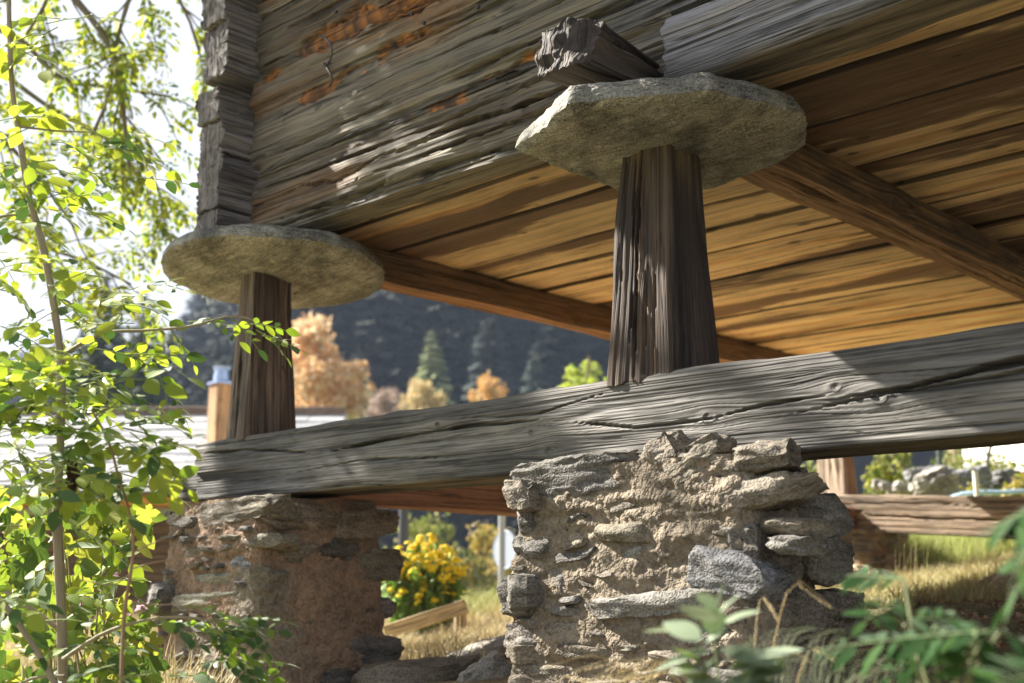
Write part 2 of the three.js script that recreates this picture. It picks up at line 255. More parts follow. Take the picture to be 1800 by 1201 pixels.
const frame = (pos, dir, nrm, sx, sy = sx, sz = sx) => { const x = dir.clone().normalize(), z = x.clone().cross(nrm).normalize(), y = z.clone().cross(x); return new THREE.Matrix4().makeBasis(x.multiplyScalar(sx), y.multiplyScalar(sy), z.multiplyScalar(sz)).setPosition(pos); };
// leaves of one plant: the largest ones become parts, the rest one mass
class Leaves {
  constructor() { this.l = []; }
  put(m, v = 0, k = 0) { this.l.push({ m, v, k }); return this; }
  build(parent, geos, mats, limit = 300, name = 'leaf') {
    const cp = V(0, 0, 0);
    for (const e of this.l) { cp.setFromMatrixPosition(e.m); e.d = cp.length() / e.m.getMaxScaleOnAxis(); }
    this.l.sort((a, b) => a.d - b.d);
    const inv = parent.matrixWorld.clone(); parent.updateMatrixWorld(true); inv.copy(parent.matrixWorld).invert();
    this.l.slice(0, limit).forEach((e, i) => { const m = new THREE.Mesh(geos[e.k], mats[e.v]); m.name = i ? name + '_' + String(i).padStart(3, '0') : name; m.castShadow = m.receiveShadow = true; inv.clone().multiply(e.m).decompose(m.position, m.quaternion, m.scale); parent.add(m); });
    const rest = this.l.slice(limit);
    for (let v = 0; v < mats.length; v++) for (let k = 0; k < geos.length; k++) {
      const r = rest.filter((e) => e.v === v && e.k === k); if (!r.length) continue;
      const im = new THREE.InstancedMesh(geos[k], mats[v], r.length); r.forEach((e, i) => im.setMatrixAt(i, inv.clone().multiply(e.m)));
      im.name = 'foliage' + (v + k ? '_' + String(v * geos.length + k).padStart(3, '0') : ''); im.castShadow = im.receiveShadow = true; im.userData.kind = 'stuff'; parent.add(im);
    }
  }
}
const rdir = () => { const z = rr(-1, 1), a = rr(0, 6.2832), s = Math.sqrt(1 - z * z); return V(s * Math.cos(a), z, s * Math.sin(a)); };
// a pinnate leaf: stalk with pairs of leaflets and one at the tip; returns the stalk's points
function pinnate(L, base, dir, nrm, len, pairs, size, vs, k = 0, droop = .25, spread = 1.0) {
  const d = dir.clone().normalize(), pts = []; let p = base.clone();
  const n = nrm.clone().addScaledVector(d, -nrm.dot(d)).normalize(), side = d.clone().cross(n);
  const steps = pairs + 1;
  for (let i = 0; i <= steps; i++) {
    pts.push(p.clone());
    if (i >= 1 && i <= pairs || i === steps) {
      const s = size * (i === steps ? 1.05 : .75 + .35 * Math.sin(Math.PI * i / steps)) * rr(.65, 1.2);
      for (const sd of i === steps ? [0] : [-1, 1]) {
        const ld = d.clone().multiplyScalar(sd ? Math.cos(spread) : 1).addScaledVector(side, sd * Math.sin(spread)).addScaledVector(rdir(), .16), ln = n.clone().addScaledVector(rdir(), .45);
        if (rnd() < .06) continue;
        L.put(frame(p.clone().addScaledVector(side, sd * size * .06), ld, ln, s, s, s * rr(.85, 1.1)), vs[Math.floor(rnd() * vs.length)], k);
      }
    }
    d.y -= droop / steps; d.normalize(); p = p.clone().addScaledVector(d, len / steps);
  }
  return pts;
}

// ---------------------------------------------------------------- the land
const gh0 = (x, z) => {
  const Z = -z; let h = -.18 + .055 * (Math.max(x, -9) + 1.9) + .072 * (Math.min(Z, 9.2) - 4.6) - (Z < 4.6 ? .075 * (4.6 - Z) : 0);
  if (x < -9) h -= .25 * (Math.min(-x, 14) - 9);
  h += .19 * clamp(Z - 9.2, 0, 4) * sm(-9.5, -6, x);
  h -= .13 * Math.exp(-(((x + 6.6) / 1.8) ** 2 + ((z + 5.6) / 1.6) ** 2)); const r = Math.hypot(x, z); h = mix(h, -3.5, sm(18, 70, r)); return h;
};
const gh = (x, z) => gh0(x, z) + (.05 * fb2(x * 1.3, z * 1.3, 900, 4) + .018 * n2(x * 9, z * 9, 905)) * (1 + sm(8, 30, Math.hypot(x, z)));
const tGround = tex(1024, 1024, (x, y, o) => {
  const u = x / 1024, v = y / 1024, a = n2(u * 6, v * 6, 601, 6, 6), b = n2(u * 40, v * 40, 602, 40, 40), c = n2(u * 150, v * 150, 603, 150, 150), d = n2(u * 60, v * 300, 604, 60, 300);
  const k = clamp(.62 + .12 * a + .15 * b + .2 * c + .1 * d, .1, 1); o[0] = k; o[1] = k * .97; o[2] = k * .9; o[3] = clamp(.5 + .25 * b + .3 * c);
});
{
  const A = 260, R = 150;
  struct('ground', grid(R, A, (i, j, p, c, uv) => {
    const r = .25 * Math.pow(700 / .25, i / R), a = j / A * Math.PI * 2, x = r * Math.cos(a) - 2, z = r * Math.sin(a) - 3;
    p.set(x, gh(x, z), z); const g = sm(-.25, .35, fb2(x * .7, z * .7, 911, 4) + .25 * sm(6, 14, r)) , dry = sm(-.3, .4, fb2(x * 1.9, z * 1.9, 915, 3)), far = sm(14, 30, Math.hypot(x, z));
    const soil = [.34, .25, .155], straw = [.62, .5, .26], grass = [.2, .26, .07], f = [0, 1, 2].map((k) => mix(mix(mix(soil[k], straw[k], dry * .85), grass[k], g * .55), grass[k] * .8, far)); const dk = 1 - .5 * sm(-4.2, -2.6, x) * sm(-7.5, -5.2, z); for (let k = 0; k < 3; k++) c[k] = f[k] * dk * .98;  // dk paints shade into the soil at the right, near the barn front
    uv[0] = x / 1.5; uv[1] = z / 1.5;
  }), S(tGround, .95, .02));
}
// the mountain side beyond, seen from below: azimuth a in degrees to the right of the view, r metres away
const hx = (a, r) => { const t = a * Math.PI / 180; return FH.clone().multiplyScalar(Math.cos(t) * r).addScaledVector(RIGHT, Math.sin(t) * r); };
const mh = (a, r) => { const t = clamp((r - 110) / 330), edge = sm(-17, -9, a); return -4 + Math.pow(t, .85) * mix(60, 290, edge) * (1 + .08 * n2(a * .22, r * .01, 950)); };
struct('mountain_slope', grid(60, 120, (i, j, p, c, uv) => { const r = 100 + 360 * i / 60, a = -45 + 110 * j / 120; p.copy(hx(a, r)); p.y = mh(a, r) + 2 * n2(a * 1.4, r * .05, 951); c[0] = .008; c[1] = .012; c[2] = .009; uv[0] = a; uv[1] = r / 4; }), S(tGround, 1, .3));
function spruceGeo(h, seed, levels = 16, per = 8) {
  const R = RNG(seed), P = [], C = [];
  const tri = (a, b, c, k) => { P.push(...a, ...b, ...c); for (let i = 0; i < 3; i++) C.push(k, k, k); };
  for (let l = 0; l < levels; l++) for (let b = 0; b < per; b++) {
    const t = l / levels, y = h * (.06 + .92 * t + .03 * R()), len = h * (.21 * Math.pow(1 - t, .85) + .012) * (.65 + .55 * R()), a = (b + R()) / per * 6.283, w = len * .34, dr = len * (.22 + .3 * R()), ca = Math.cos(a), sa = Math.sin(a), k = .7 + .6 * R();
    for (let s = 0; s < 3; s++) { const f0 = s * .28, f1 = f0 + .48, ww = w * (1 - f0 * .6); tri([ca * len * f0, y - dr * f0 * .5, sa * len * f0], [ca * len * f1 - sa * ww, y - dr * f1 - ww * .5, sa * len * f1 + ca * ww], [ca * len * f1 * 1.15, y - dr * f1 * .8, sa * len * f1 * 1.15], k); tri([ca * len * f0, y - dr * f0 * .5, sa * len * f0], [ca * len * f1 * 1.15, y - dr * f1 * .8, sa * len * f1 * 1.15], [ca * len * f1 + sa * ww, y - dr * f1 - ww * .5, sa * len * f1 - ca * ww], k); }
  }
  tri([0, h, 0], [h * .012, h * .9, 0], [-h * .012, h * .9, .01], 1); tri([0, h, 0], [0, h * .9, h * .012], [.01, h * .9, -h * .012], 1);
  const g = new THREE.BufferGeometry(); g.setAttribute('position', new THREE.Float32BufferAttribute(P, 3)); g.setAttribute('color', new THREE.Float32BufferAttribute(C, 3)); g.computeVertexNormals(); return g;
}
const spruceM = (r, g, b) => flat(r * .65, g * .65, b * .65, .95, { vertexColors: true, side: THREE.DoubleSide });
{
  rnd = RNG(31); const kinds = [spruceGeo(1, 1), spruceGeo(1, 2), spruceGeo(1, 3, 13, 7)], m = spruceM(.018, .03, .017), N = 6600;
  const forest = new THREE.Group(); forest.name = 'conifer_forest'; scene.add(forest); stuff(forest, 'dark conifer forest covering the shaded mountain side behind everything', 'forest');
  kinds.forEach((g, k) => {
    const im = new THREE.InstancedMesh(g, m, N / 3), q = new THREE.Matrix4();
    for (let i = 0; i < N / 3; i++) { const mid = rnd() < .45, r = mid ? rr(105, 330) : 105 + 340 * Math.sqrt(rnd()), a = mid ? rr(-20, 9) : rr(-42, 38), p = hx(a, r), h = rr(10, 21) * (rnd() < .15 ? 1.3 : 1); im.setMatrixAt(i, q.makeRotationY(rr(0, 6)).scale(V(h * 1.05, h, h * 1.05)).setPosition(p.x, mh(a, r) - .5, p.z)); }
    im.name = k ? 'conifers_00' + k : 'conifers'; im.userData.kind = 'stuff'; im.castShadow = im.receiveShadow = true; forest.add(im);
  });
  // spruces that stand out in front of the forest
  const sp = (px, py0, h, d, label, r, g, b) => { const top = at(px, py0, d), t = thing('spruce_tree', label, 'tree', [top.x, top.y - h, top.z]); add('crown', spruceGeo(h, px, 24, 10), spruceM(r, g, b), t); add('trunk', new THREE.CylinderGeometry(.03 * h * .3, .02 * h, h * .8, 7).translate(0, h * .35, 0), flat(.12, .08, .05), t); };
  sp(760, 573, 13, 95, 'pale green pointed spruce standing out against the dark forest, behind the beam', .3, .34, .15);
  sp(941, 597, 11, 104, 'dim bluish spruce on the forest edge, right of the pale pointed spruce', .07, .1, .08);
  sp(862, 520, 14, 112, 'faint tall spruce near the rafter edge against the forest', .035, .055, .045);
  sp(190, 470, 15, 70, 'grey green spruce rising behind the left ash leaves beside the sky gap', .09, .12, .06);
  sp(255, 505, 13, 74, 'shorter spruce behind the left ash leaves, right of the sky gap', .08, .11, .055);
}
// broadleaf trees and bushes: a trunk with limbs, leaves in clumps through the crown's volume
const leafOval = leafGeo(.6, .14, .15, 3), leafFine = leafGeo(.5, .18, .2, 5), lobed = lobedGeo();
function broadleaf(name, label, category, o) {
  const { px, top, d, w, h, cols, n = 1500, size = .12, seed = 1, trunk = true, clumps = 26, group, sink = 0, parts = 120, squash = 1 } = o; rnd = RNG(seed);
  const p = at(px, top, d), by = p.y - h - sink, t = thing(name, label, category, [p.x, by, p.z], group), L = new Leaves();
  const H = h + sink, rx = w / 2, cl = [];
  for (let i = 0; i < clumps; i++) { const v = rdir(), k = Math.cbrt(rnd()) * .86; cl.push([V(v.x * rx * k, H * (trunk ? .62 : .5) + v.y * H * (trunk ? .37 : .46) * k * squash, v.z * rx * k), rx * rr(.22, .42)]); }
  if (trunk) { const g = [tube([V(0, -.3, 0), V(.02 * H, H * .3, 0), V(0, H * .62, .02 * H), V(0, H * .9, 0)], .035 * H * .6 + .02, .008 * H, 6, [.16, .12, .08])]; for (const [c] of cl.slice(0, 9)) g.push(tube([V(0, H * .33, 0), c.clone().multiplyScalar(.55).setY(mix(H * .35, c.y, .5)), c], .009 * H + .006, .003 * H + .002, 5, [.16, .12, .08])); add('trunk', merge(g), flat(1, 1, 1, .9, { vertexColors: true }), t); }
  else { const g = []; for (const [c] of cl.slice(0, 12)) g.push(tube([V(c.x * .15, -.1, c.z * .15), c.clone().multiplyScalar(.55), c], .006 * H + .004, .003, 5, [.17, .14, .07])); add('stem', merge(g), flat(1, 1, 1, .9, { vertexColors: true }), t); }
  const base = V(p.x, by, p.z);
  for (let i = 0; i < n; i++) {
    const [c, r] = cl[Math.floor(rnd() * cl.length)], v = rdir().multiplyScalar(r * Math.pow(rnd(), .4)), q = base.clone().add(c).add(v); if (q.y < base.y + .03) continue;
    L.put(frame(q, rdir().add(V(0, -.35, 0)), rdir().add(V(0, .8, 0)), size * rr(.6, 1.3)), Math.floor(rnd() * cols.length));
  }
  L.build(t, [leafOval], cols.map((c) => leafMat(...c.map((q) => q * (o.lum ?? .6)), .4, .95)), parts); return t;
}
broadleaf('larch_tree', 'large orange autumn tree filling the gap right of the left post', 'tree', { px: 566, top: 545, d: 48, w: 4.2, h: 6.4, sink: 2, cols: [[.74, .47, .23], [.8, .59, .36], [.62, .38, .18], [.84, .69, .47]], n: 6500, size: .24, seed: 41, lum: .95, clumps: 60, parts: 30 });
broadleaf('autumn_tree', 'small pale gold autumn tree above the beam, below the pale spruce', 'tree', { px: 745, top: 658, d: 60, w: 2.6, h: 3, sink: 1.5, cols: [[.6, .46, .22], [.68, .56, .32], [.5, .4, .2]], n: 1500, size: .22, seed: 42, lum: .95, parts: 20 });
broadleaf('autumn_tree', 'small orange autumn tree above the beam, left of the front post', 'tree', { px: 856, top: 648, d: 60, w: 1.9, h: 3, sink: 1.5, cols: [[.68, .42, .14], [.62, .36, .1], [.75, .54, .26]], n: 1500, size: .2, seed: 43, lum: .95, parts: 20 });
broadleaf('autumn_tree', 'greyish mauve bare autumn tree beside the orange tree, above the beam', 'tree', { px: 682, top: 676, d: 62, w: 2.4, h: 2.4, sink: 1.5, cols: [[.36, .27, .22], [.44, .34, .28]], n: 1200, size: .2, seed: 44, lum: .95, parts: 20 });
broadleaf('bush', 'yellow green bush touching the beam left of the front post', 'bush', { px: 1035, top: 600, d: 21, w: 1.25, h: 1.6, sink: 1, cols: [[.4, .48, .06], [.5, .55, .1], [.3, .4, .05]], n: 2000, size: .1, seed: 45, lum: .95, parts: 60 });
broadleaf('bush', 'small green bush showing just above the beam under the orange tree', 'bush', { px: 604, top: 708, d: 24, w: 1.2, h: .8, sink: 1.2, cols: [[.4, .5, .1], [.5, .55, .16]], n: 700, size: .1, seed: 46, parts: 40 });

// ---------------------------------------------------------------- the chalet at the left
{
  rnd = RNG(51);
  const o = at(200, 1015, 14), t = thing('chalet', 'low timber chalet with a pale sunlit slate roof behind the left shrub', 'house', [o.x, 0, o.z], undefined, Math.atan2(-FH.x, -FH.z));   // local x to the right, z towards the viewer
  const woodDark = M.wood, ey = 1.02, sl = .466, X0 = -4.5, X1 = 2.3, run = 2.7;
  const box = (x, y, z) => new THREE.BoxGeometry(x, y, z);
  for (let k = 0; k < 9; k++) add('wall_board', timber({ L: 6.3, h: .262, d: .09, nu: 16, seed: 60 + k, hewn: .004, tint: [.2, .125, .07], step: [.05, .05, .05, .1], r: .01 }).translate(X0 + .2, .62 - k * .27, -.45 - .012 * (k % 2)), woodDark, t);
  add('gable_wall', timber({ L: 2.4, h: 3, d: .1, nu: 6, seed: 70, tint: [.2, .125, .07], step: [.3, .3, .3, .3] }).rotateY(Math.PI / 2).translate(X1 - .35, -.75, -.5), woodDark, t);
  add('eave_board', timber({ L: X1 - X0 - .1, h: .035, d: .46, nu: 10, seed: 71, tint: [.62, .3, .1] }).translate(X0 + .05, ey - .165, -.2), M.wood, t);
  for (let k = 0; k < 9; k++) add('fascia_panel', timber({ L: .74, h: .15, d: .03, nu: 5, seed: 72 + k, hewn: .002, ridge: .001, tint: [.85, .4, .1], r: .006 }).translate(X0 + .05 + k * .755, ey - .095, .03), M.wood, t);
  add('gutter', new THREE.CylinderGeometry(.06, .06, X1 - X0, 14, 1, true, Math.PI / 2, Math.PI).rotateZ(Math.PI / 2).rotateX(0).translate((X0 + X1) / 2, ey + .01, .1), flat(.35, .42, .55, .35, { metalness: .7, side: THREE.DoubleSide }), t);
  const deck = box(X1 - X0, .05, Math.hypot(run, run * sl)).rotateX(Math.atan(sl)).translate((X0 + X1) / 2, ey + run * sl / 2, -run / 2); add('roof_deck', deck, flat(.2, .15, .1), t);
  add('back_roof', box(X1 - X0, .05, 3).rotateX(-Math.atan(sl)).translate((X0 + X1) / 2, ey + run * sl - .62, -run - 1.36), flat(.3, .3, .3), t);
  const sm0 = [flat(.27, .275, .29, .5), flat(.2, .205, .22, .55), flat(.33, .33, .34, .5)];
  const sg = [0, 1, 2].map((k) => { const g = box(.5, .028, .46, 5, 1, 3), P = g.attributes.position; for (let i = 0; i < P.count; i++) { const z = P.getZ(i); P.setZ(i, z + (z > .1 ? .035 * n2(P.getX(i) * 9, k * 3.3, 55) : 0)); P.setY(i, P.getY(i) + .006 * n2(P.getX(i) * 8, z * 8 + k, 56)); } g.computeVertexNormals(); return g; });
  for (let r = 0; r < 9; r++) for (let c = 0; c < 14; c++) {
    const z = -.02 - r * .31, m = new THREE.Mesh(sg[(r * 5 + c) % 3], sm0[Math.floor(rnd() * 3)]); m.name = r + c ? 'slate_' + String(r * 14 + c).padStart(3, '0') : 'slate'; m.castShadow = m.receiveShadow = true;
    m.position.set(X0 + .12 + c * .497 + (r % 2) * .22 + rr(-.01, .01), ey + .062 - z * sl, z); m.rotation.set(Math.atan(sl) - .05 + rr(-.015, .015), rr(-.02, .02), rr(-.008, .008)); t.add(m);
  }
  add('ridge_board', timber({ L: X1 - X0, h: .12, d: .16, nu: 8, seed: 79, tint: [.34, .25, .2] }).translate(X0, ey + run * sl + .09, -run + .02), M.wood, t);
  const ch = add('chimney', timber({ L: .78, h: .23, d: .23, nu: 14, seed: 80, hewn: .002, ridge: .001, r: .008, tint: [.7, .4, .2], vary: .25 }).rotateZ(Math.PI / 2).rotateY(.75).translate(.9, ey + .7, -1.05), M.wood, t);
  add('chimney_cap', merge([box(.27, .03, .27).toNonIndexed(), new THREE.CylinderGeometry(.085, .11, .17, 16).translate(0, .12, 0).toNonIndexed(), new THREE.CylinderGeometry(.12, .1, .03, 16).translate(0, .2, 0).toNonIndexed()]).rotateY(.75).translate(.9, ey + 1.49, -1.05), flat(.45, .55, .75, .3, { metalness: .8 }), ch);
}

// ---------------------------------------------------------------- the barn on its staddle stones
rnd = RNG(101);
const barn = thing('log_barn', 'weathered log barn raised on posts, with hewn log wall and board floor', 'barn');
const WZ = -3.165, WX = -4.94;
// strips where the log wall has rotted away to orange wood: [x0, x1, y, half height, slope]
const ROT = [[-4.6, -3.9, 2.575, .06, -.01], [-4.05, -3.1, 2.54, .065, -.03], [-4.56, -4.2, 2.30, .028, .02], [-4.3, -3.55, 2.335, .026, .012], [-4.1, -3.5, 1.955, .013, .04], [-3.6, -2.85, 1.985, .018, .03], [-4.86, -4.68, 2.5, .032, .25], [-3.2, -2.5, 2.52, .02, .02]];
const rotAt = (x, y) => { let m = 0; for (const [a, b, c, h, s] of ROT) { if (x < a - .05 || x > b + .05) continue; const f = (x - a) / (b - a), e = Math.min(1, 6 * Math.max(0, f), 6 * Math.max(0, 1 - f)) * (.75 + .55 * n2(x * 9, c * 7, 120)) , yy = y - c - s * (x - a) - .014 * n2(x * 5, c * 3, 121) - .006 * n2(x * 30, y * 30, 122); m = Math.max(m, 1 - Math.abs(yy) / (1.35 * h * e + 1e-4)); } return clamp(m * 3); };
const SEAM = [1.65, 1.98, 2.305, 2.57, 2.86, 3.17, 3.47, 3.78, 4.1];
const wallCol = (x, y, s) => {
  const g = [.215, .188, .14], br = [.16, .104, .062], gy = [.185, .178, .18], k = sm(-.25, .4, fb2(x * .8, y * 6, s, 3)), k2 = sm(.0, .5, fb2(x * .9 + 9, y * 3, s + 3, 3)) * sm(-3.6, -2.6, x);
  const dk = 1 - .45 * sm(.1, .45, fb2(x * 1.2 + 4, y * 14, s + 5, 3)), c = [0, 1, 2].map((i) => dk * mix(mix(g[i], br[i], k * .8), gy[i], k2)), halo = sm(.1, .5, fb2(x * 1.1, y * 5, 139, 3) + .3 * sm(.25, .0, Math.abs(y - 2.45)) ) * sm(-2.6, -3.2, x); for (let i = 0; i < 3; i++) c[i] = mix(c[i], [.24, .135, .065][i], halo * .7); const r = rotAt(x, y); if (r > 0) { const q = clamp(.5 + .5 * n2(x * 40, y * 60, 130) + .5 * n2(x * 12, y * 50, 131)), o = [mix(.05, .46, q), mix(.026, .19, q), mix(.016, .045, q)]; for (let i = 0; i < 3; i++) c[i] = mix(c[i], o[i], r); } return c;
};
for (let k = 0; k < 8; k++) {
  const y0 = SEAM[k], h = SEAM[k + 1] - y0, yc = y0 + h / 2, near = k < 5, split = k === 0;
  const X1 = split ? -2.3 : 1.6, L = X1 - WX, ck = [];
  for (let i = 0; i < 17; i++) { const u0 = rr(-.3, L * .85); ck.push({ f: 1, a: rr(-.45, .45) * h, u0, u1: u0 + rr(.4, 2), w: rr(.008, .016), d: rr(.018, .048), wob: .018 }); }
  ck.push({ f: 1, a: h / 2 - .003, u0: -1, u1: L + 1, w: .02, d: .055, wob: .012 }, { f: 1, a: -h / 2 + .003, u0: -1, u1: L + 1, w: .018, d: .05, wob: .01 });
  if (k === 0) ck.push({ f: 1, a: .02, u0: .2, u1: 2.4, w: .009, d: .03, wob: .03 });
  add('wall_log', timber({
    L, h: h + .004, d: .17, nu: near ? Math.round(L / .011) : 60, step: near ? [.03, .0065, .02, .08] : [.05, .04, .05, .1], r: .016, seed: 200 + k * 7, hewn: .013, ridge: .004, cracks: near ? ck : [], vary: .3,
    color: (u, y, z, f) => wallCol(WX + u, yc + y, 210 + k), carve: (u, y, z, f) => f === 1 ? -.03 * rotAt(WX + u, yc + y) * (.7 + .5 * n2(u * 26, y * 40, 133)) + .034 * Math.cos(y / h * 2.7) - .03 + .008 * n2(u * 5, y * 22, 134 + k) : 0,
  }).translate(WX, yc, WZ - .085), M.wood, barn);
}
// the bottom log right of the front staddle stone stands proud of the wall
add('wall_log', timber({ L: 4, h: .25, d: .24, nu: 360, step: [.03, .007, .012, .08], r: .03, seed: 290, hewn: .016, ridge: .003, uv0: [3.1, .4], tint: [.26, .255, .265], vary: .4,
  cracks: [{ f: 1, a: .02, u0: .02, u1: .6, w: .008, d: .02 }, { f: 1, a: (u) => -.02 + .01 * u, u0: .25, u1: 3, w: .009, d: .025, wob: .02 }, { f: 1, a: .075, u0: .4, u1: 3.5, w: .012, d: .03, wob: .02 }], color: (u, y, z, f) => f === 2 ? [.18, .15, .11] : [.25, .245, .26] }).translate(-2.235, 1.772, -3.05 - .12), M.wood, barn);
// cross log that passes through the wall over the front stone, its end out in front
add('log_end', lay(timber({ L: .62, h: .18, d: .2, nu: 70, step: [.008, .008, .008, .01], r: .02, seed: 301, hewn: .02, ridge: .004, ends: .012, endDark: .75, slant: [.35, .25, .05], tint: [.085, .066, .052], vary: .5, size: (u) => [mix(1.12, .72, clamp(u / .4)), mix(1.05, .8, clamp(u / .4))], bend: (u) => [-.02 * u, 0], cracks: [{ f: 1, a: .03, u0: -.1, u1: .7, w: .008, d: .02 }] }), [-2.43, 1.745, -2.77], 'z'), M.wood, barn);
// log ends of the left gable wall at the corner
for (const [y0, y1, dz, dx] of [[1.56, 1.79, 0, 0], [1.79, 2.02, .012, .012], [2.02, 2.265, -.008, -.02], [2.265, 2.45, .004, -.045], [2.5, 2.79, .0, -.005], [2.79, 3.08, .02, -.02], [3.08, 3.37, 0, 0], [3.37, 3.66, .01, 0], [3.66, 4.0, 0, 0]]) {
  const ck = []; for (let i = 0; i < 5; i++) ck.push({ f: 1, a: rr(-.4, .4) * (y1 - y0), u0: -.1, u1: .7, w: rr(.004, .009), d: rr(.01, .025), wob: .012 }, { f: 3, a: rr(-.4, .4) * (y1 - y0), u0: -.1, u1: .7, w: rr(.004, .009), d: rr(.01, .025), wob: .012 });
  add('log_end', lay(timber({ L: .5, h: y1 - y0 - .004, d: .21, nu: 56, step: [.014, .008, .014, .008], r: .014, seed: Math.round(300 + y0 * 20), hewn: .012, ridge: .004, ends: .016, cracks: ck, tint: [.235, .215, .21], vary: .35, endDark: .95 }), [-5.005 + dx, (y0 + y1) / 2, -2.985 + dz], 'z'), M.wood, barn);
}
// left gable wall behind the log ends, roof and eaves (they shade the front)
for (let k = 0; k < 8; k++) add('gable_log', lay(timber({ L: 5.6, h: SEAM[k + 1] - SEAM[k] - .004, d: .2, nu: 30, step: [.08, .08, .08, .08], seed: 320 + k, tint: [.26, .23, .2] }), [-5.0, (SEAM[k] + SEAM[k + 1]) / 2, -3.49], 'z'), M.wood, barn);
for (let k = 0; k < 4; k++) add('back_log', timber({ L: 6.5, h: .6, d: .17, nu: 20, step: [.1, .1, .1, .1], seed: 340 + k, tint: [.28, .22, .16] }).translate(WX, 1.95 + k * .604, -8.95), M.wood, barn);
const roof = new THREE.Group(); roof.name = 'roof'; barn.add(roof);
for (const s of [0, 1]) { const g = new THREE.BoxGeometry(8.3, .16, 4.4).rotateX(s ? -.42 : .42).translate(-1.75, 4.86, s ? -8.0 : -4.25); const m = new THREE.Mesh(g, flat(.3, .28, .25)); m.name = s ? 'roof_slope_001' : 'roof_slope'; m.castShadow = true; roof.add(m); }
// floor boards, seen from below
{
  const Y = 1.71; let z = -3.2, k = 0;
  while (z > -8.86) {
    const boardTone = k < 2 ? .75 : k < 4 ? rr(.85, 1) : rr(.82, 1.38), w = k === 0 ? .3 : rr(.33, .55), sag = rr(-.006, .008), s = 400 + k;  // front boards painted darker to deepen the bounce-light falloff, the rest vary at random
    add('floor_board', timber({ L: 6.5, h: .05, d: w - .02, nu: 150, step: [.2, .02, .02, .05], r: .012, seed: s, hewn: .005, ridge: .0008, color: (u, y, z, f) => { const e = f & 1 || Math.abs(z) > w / 2 - .02 ? .22 : 1; return [boardTone * e, .96 * boardTone * e, .9 * boardTone * e]; }, vary: .25, uv0: [rr(0, 5), rr(0, 2)], bend: (u) => [sag + .006 * n2(u * .5, s, 4), .004 * n2(u * .8, s, 6)] }).translate(WX, Y + .025 + (k % 2) * .006, z - w / 2), M.plank, barn);
    z -= w; k++;
  }
  add('floor_board_packing', new THREE.BoxGeometry(6.4, .05, 5.6).translate(WX + 3.25, Y + .1, -6.1), flat(.03, .022, .015), barn).name = 'upper_floor';
}
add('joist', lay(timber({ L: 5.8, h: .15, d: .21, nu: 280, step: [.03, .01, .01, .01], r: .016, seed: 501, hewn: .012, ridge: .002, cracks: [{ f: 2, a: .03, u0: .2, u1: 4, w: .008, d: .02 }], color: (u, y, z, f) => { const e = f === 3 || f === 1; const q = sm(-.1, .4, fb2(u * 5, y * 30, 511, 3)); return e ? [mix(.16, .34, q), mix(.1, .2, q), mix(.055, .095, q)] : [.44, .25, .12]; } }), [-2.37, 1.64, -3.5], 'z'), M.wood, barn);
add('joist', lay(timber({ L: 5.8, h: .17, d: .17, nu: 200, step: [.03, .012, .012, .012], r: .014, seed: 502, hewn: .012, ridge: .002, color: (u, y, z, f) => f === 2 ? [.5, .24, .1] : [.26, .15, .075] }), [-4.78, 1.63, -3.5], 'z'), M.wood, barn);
add('sill_log', timber({ L: 6.5, h: .2, d: .2, nu: 120, step: [.03, .02, .02, .05], seed: 503, hewn: .014, tint: [.4, .22, .1] }).translate(WX, 1.62, -8.86), M.wood, barn);

{ // a forged hook left in the rotten log, and a hanging straw on the stone
  const h = (px, py, z) => { const p = at(px, py, 1); return p.multiplyScalar(z / p.z); };
  add('iron_hook', tube([h(562, 62, -3.16), h(575, 70, -3.12), h(583, 84, -3.11), h(582, 100, -3.13), h(576, 112, -3.16)], .008, .004, 7, [.08, .075, .08]), flat(1, 1, 1, .5, { vertexColors: true, metalness: .4 }), barn);
  add('iron_hook', tube([h(570, 112, -3.16), h(578, 125, -3.125), h(584, 140, -3.12), h(578, 152, -3.14)], .009, .004, 7, [.07, .06, .06]), flat(1, 1, 1, .6, { vertexColors: true, metalness: .3 }), barn);
  for (const [px, py] of [[745, 40], [724, 24], [840, 12], [590, 20]]) { const p = h(px, py, -3.142); add('nail', new THREE.CylinderGeometry(.009, .009, .012, 8).rotateX(Math.PI / 2).translate(p.x, p.y, p.z), flat(.06, .05, .05, .6, { metalness: .5 }), barn); }
}
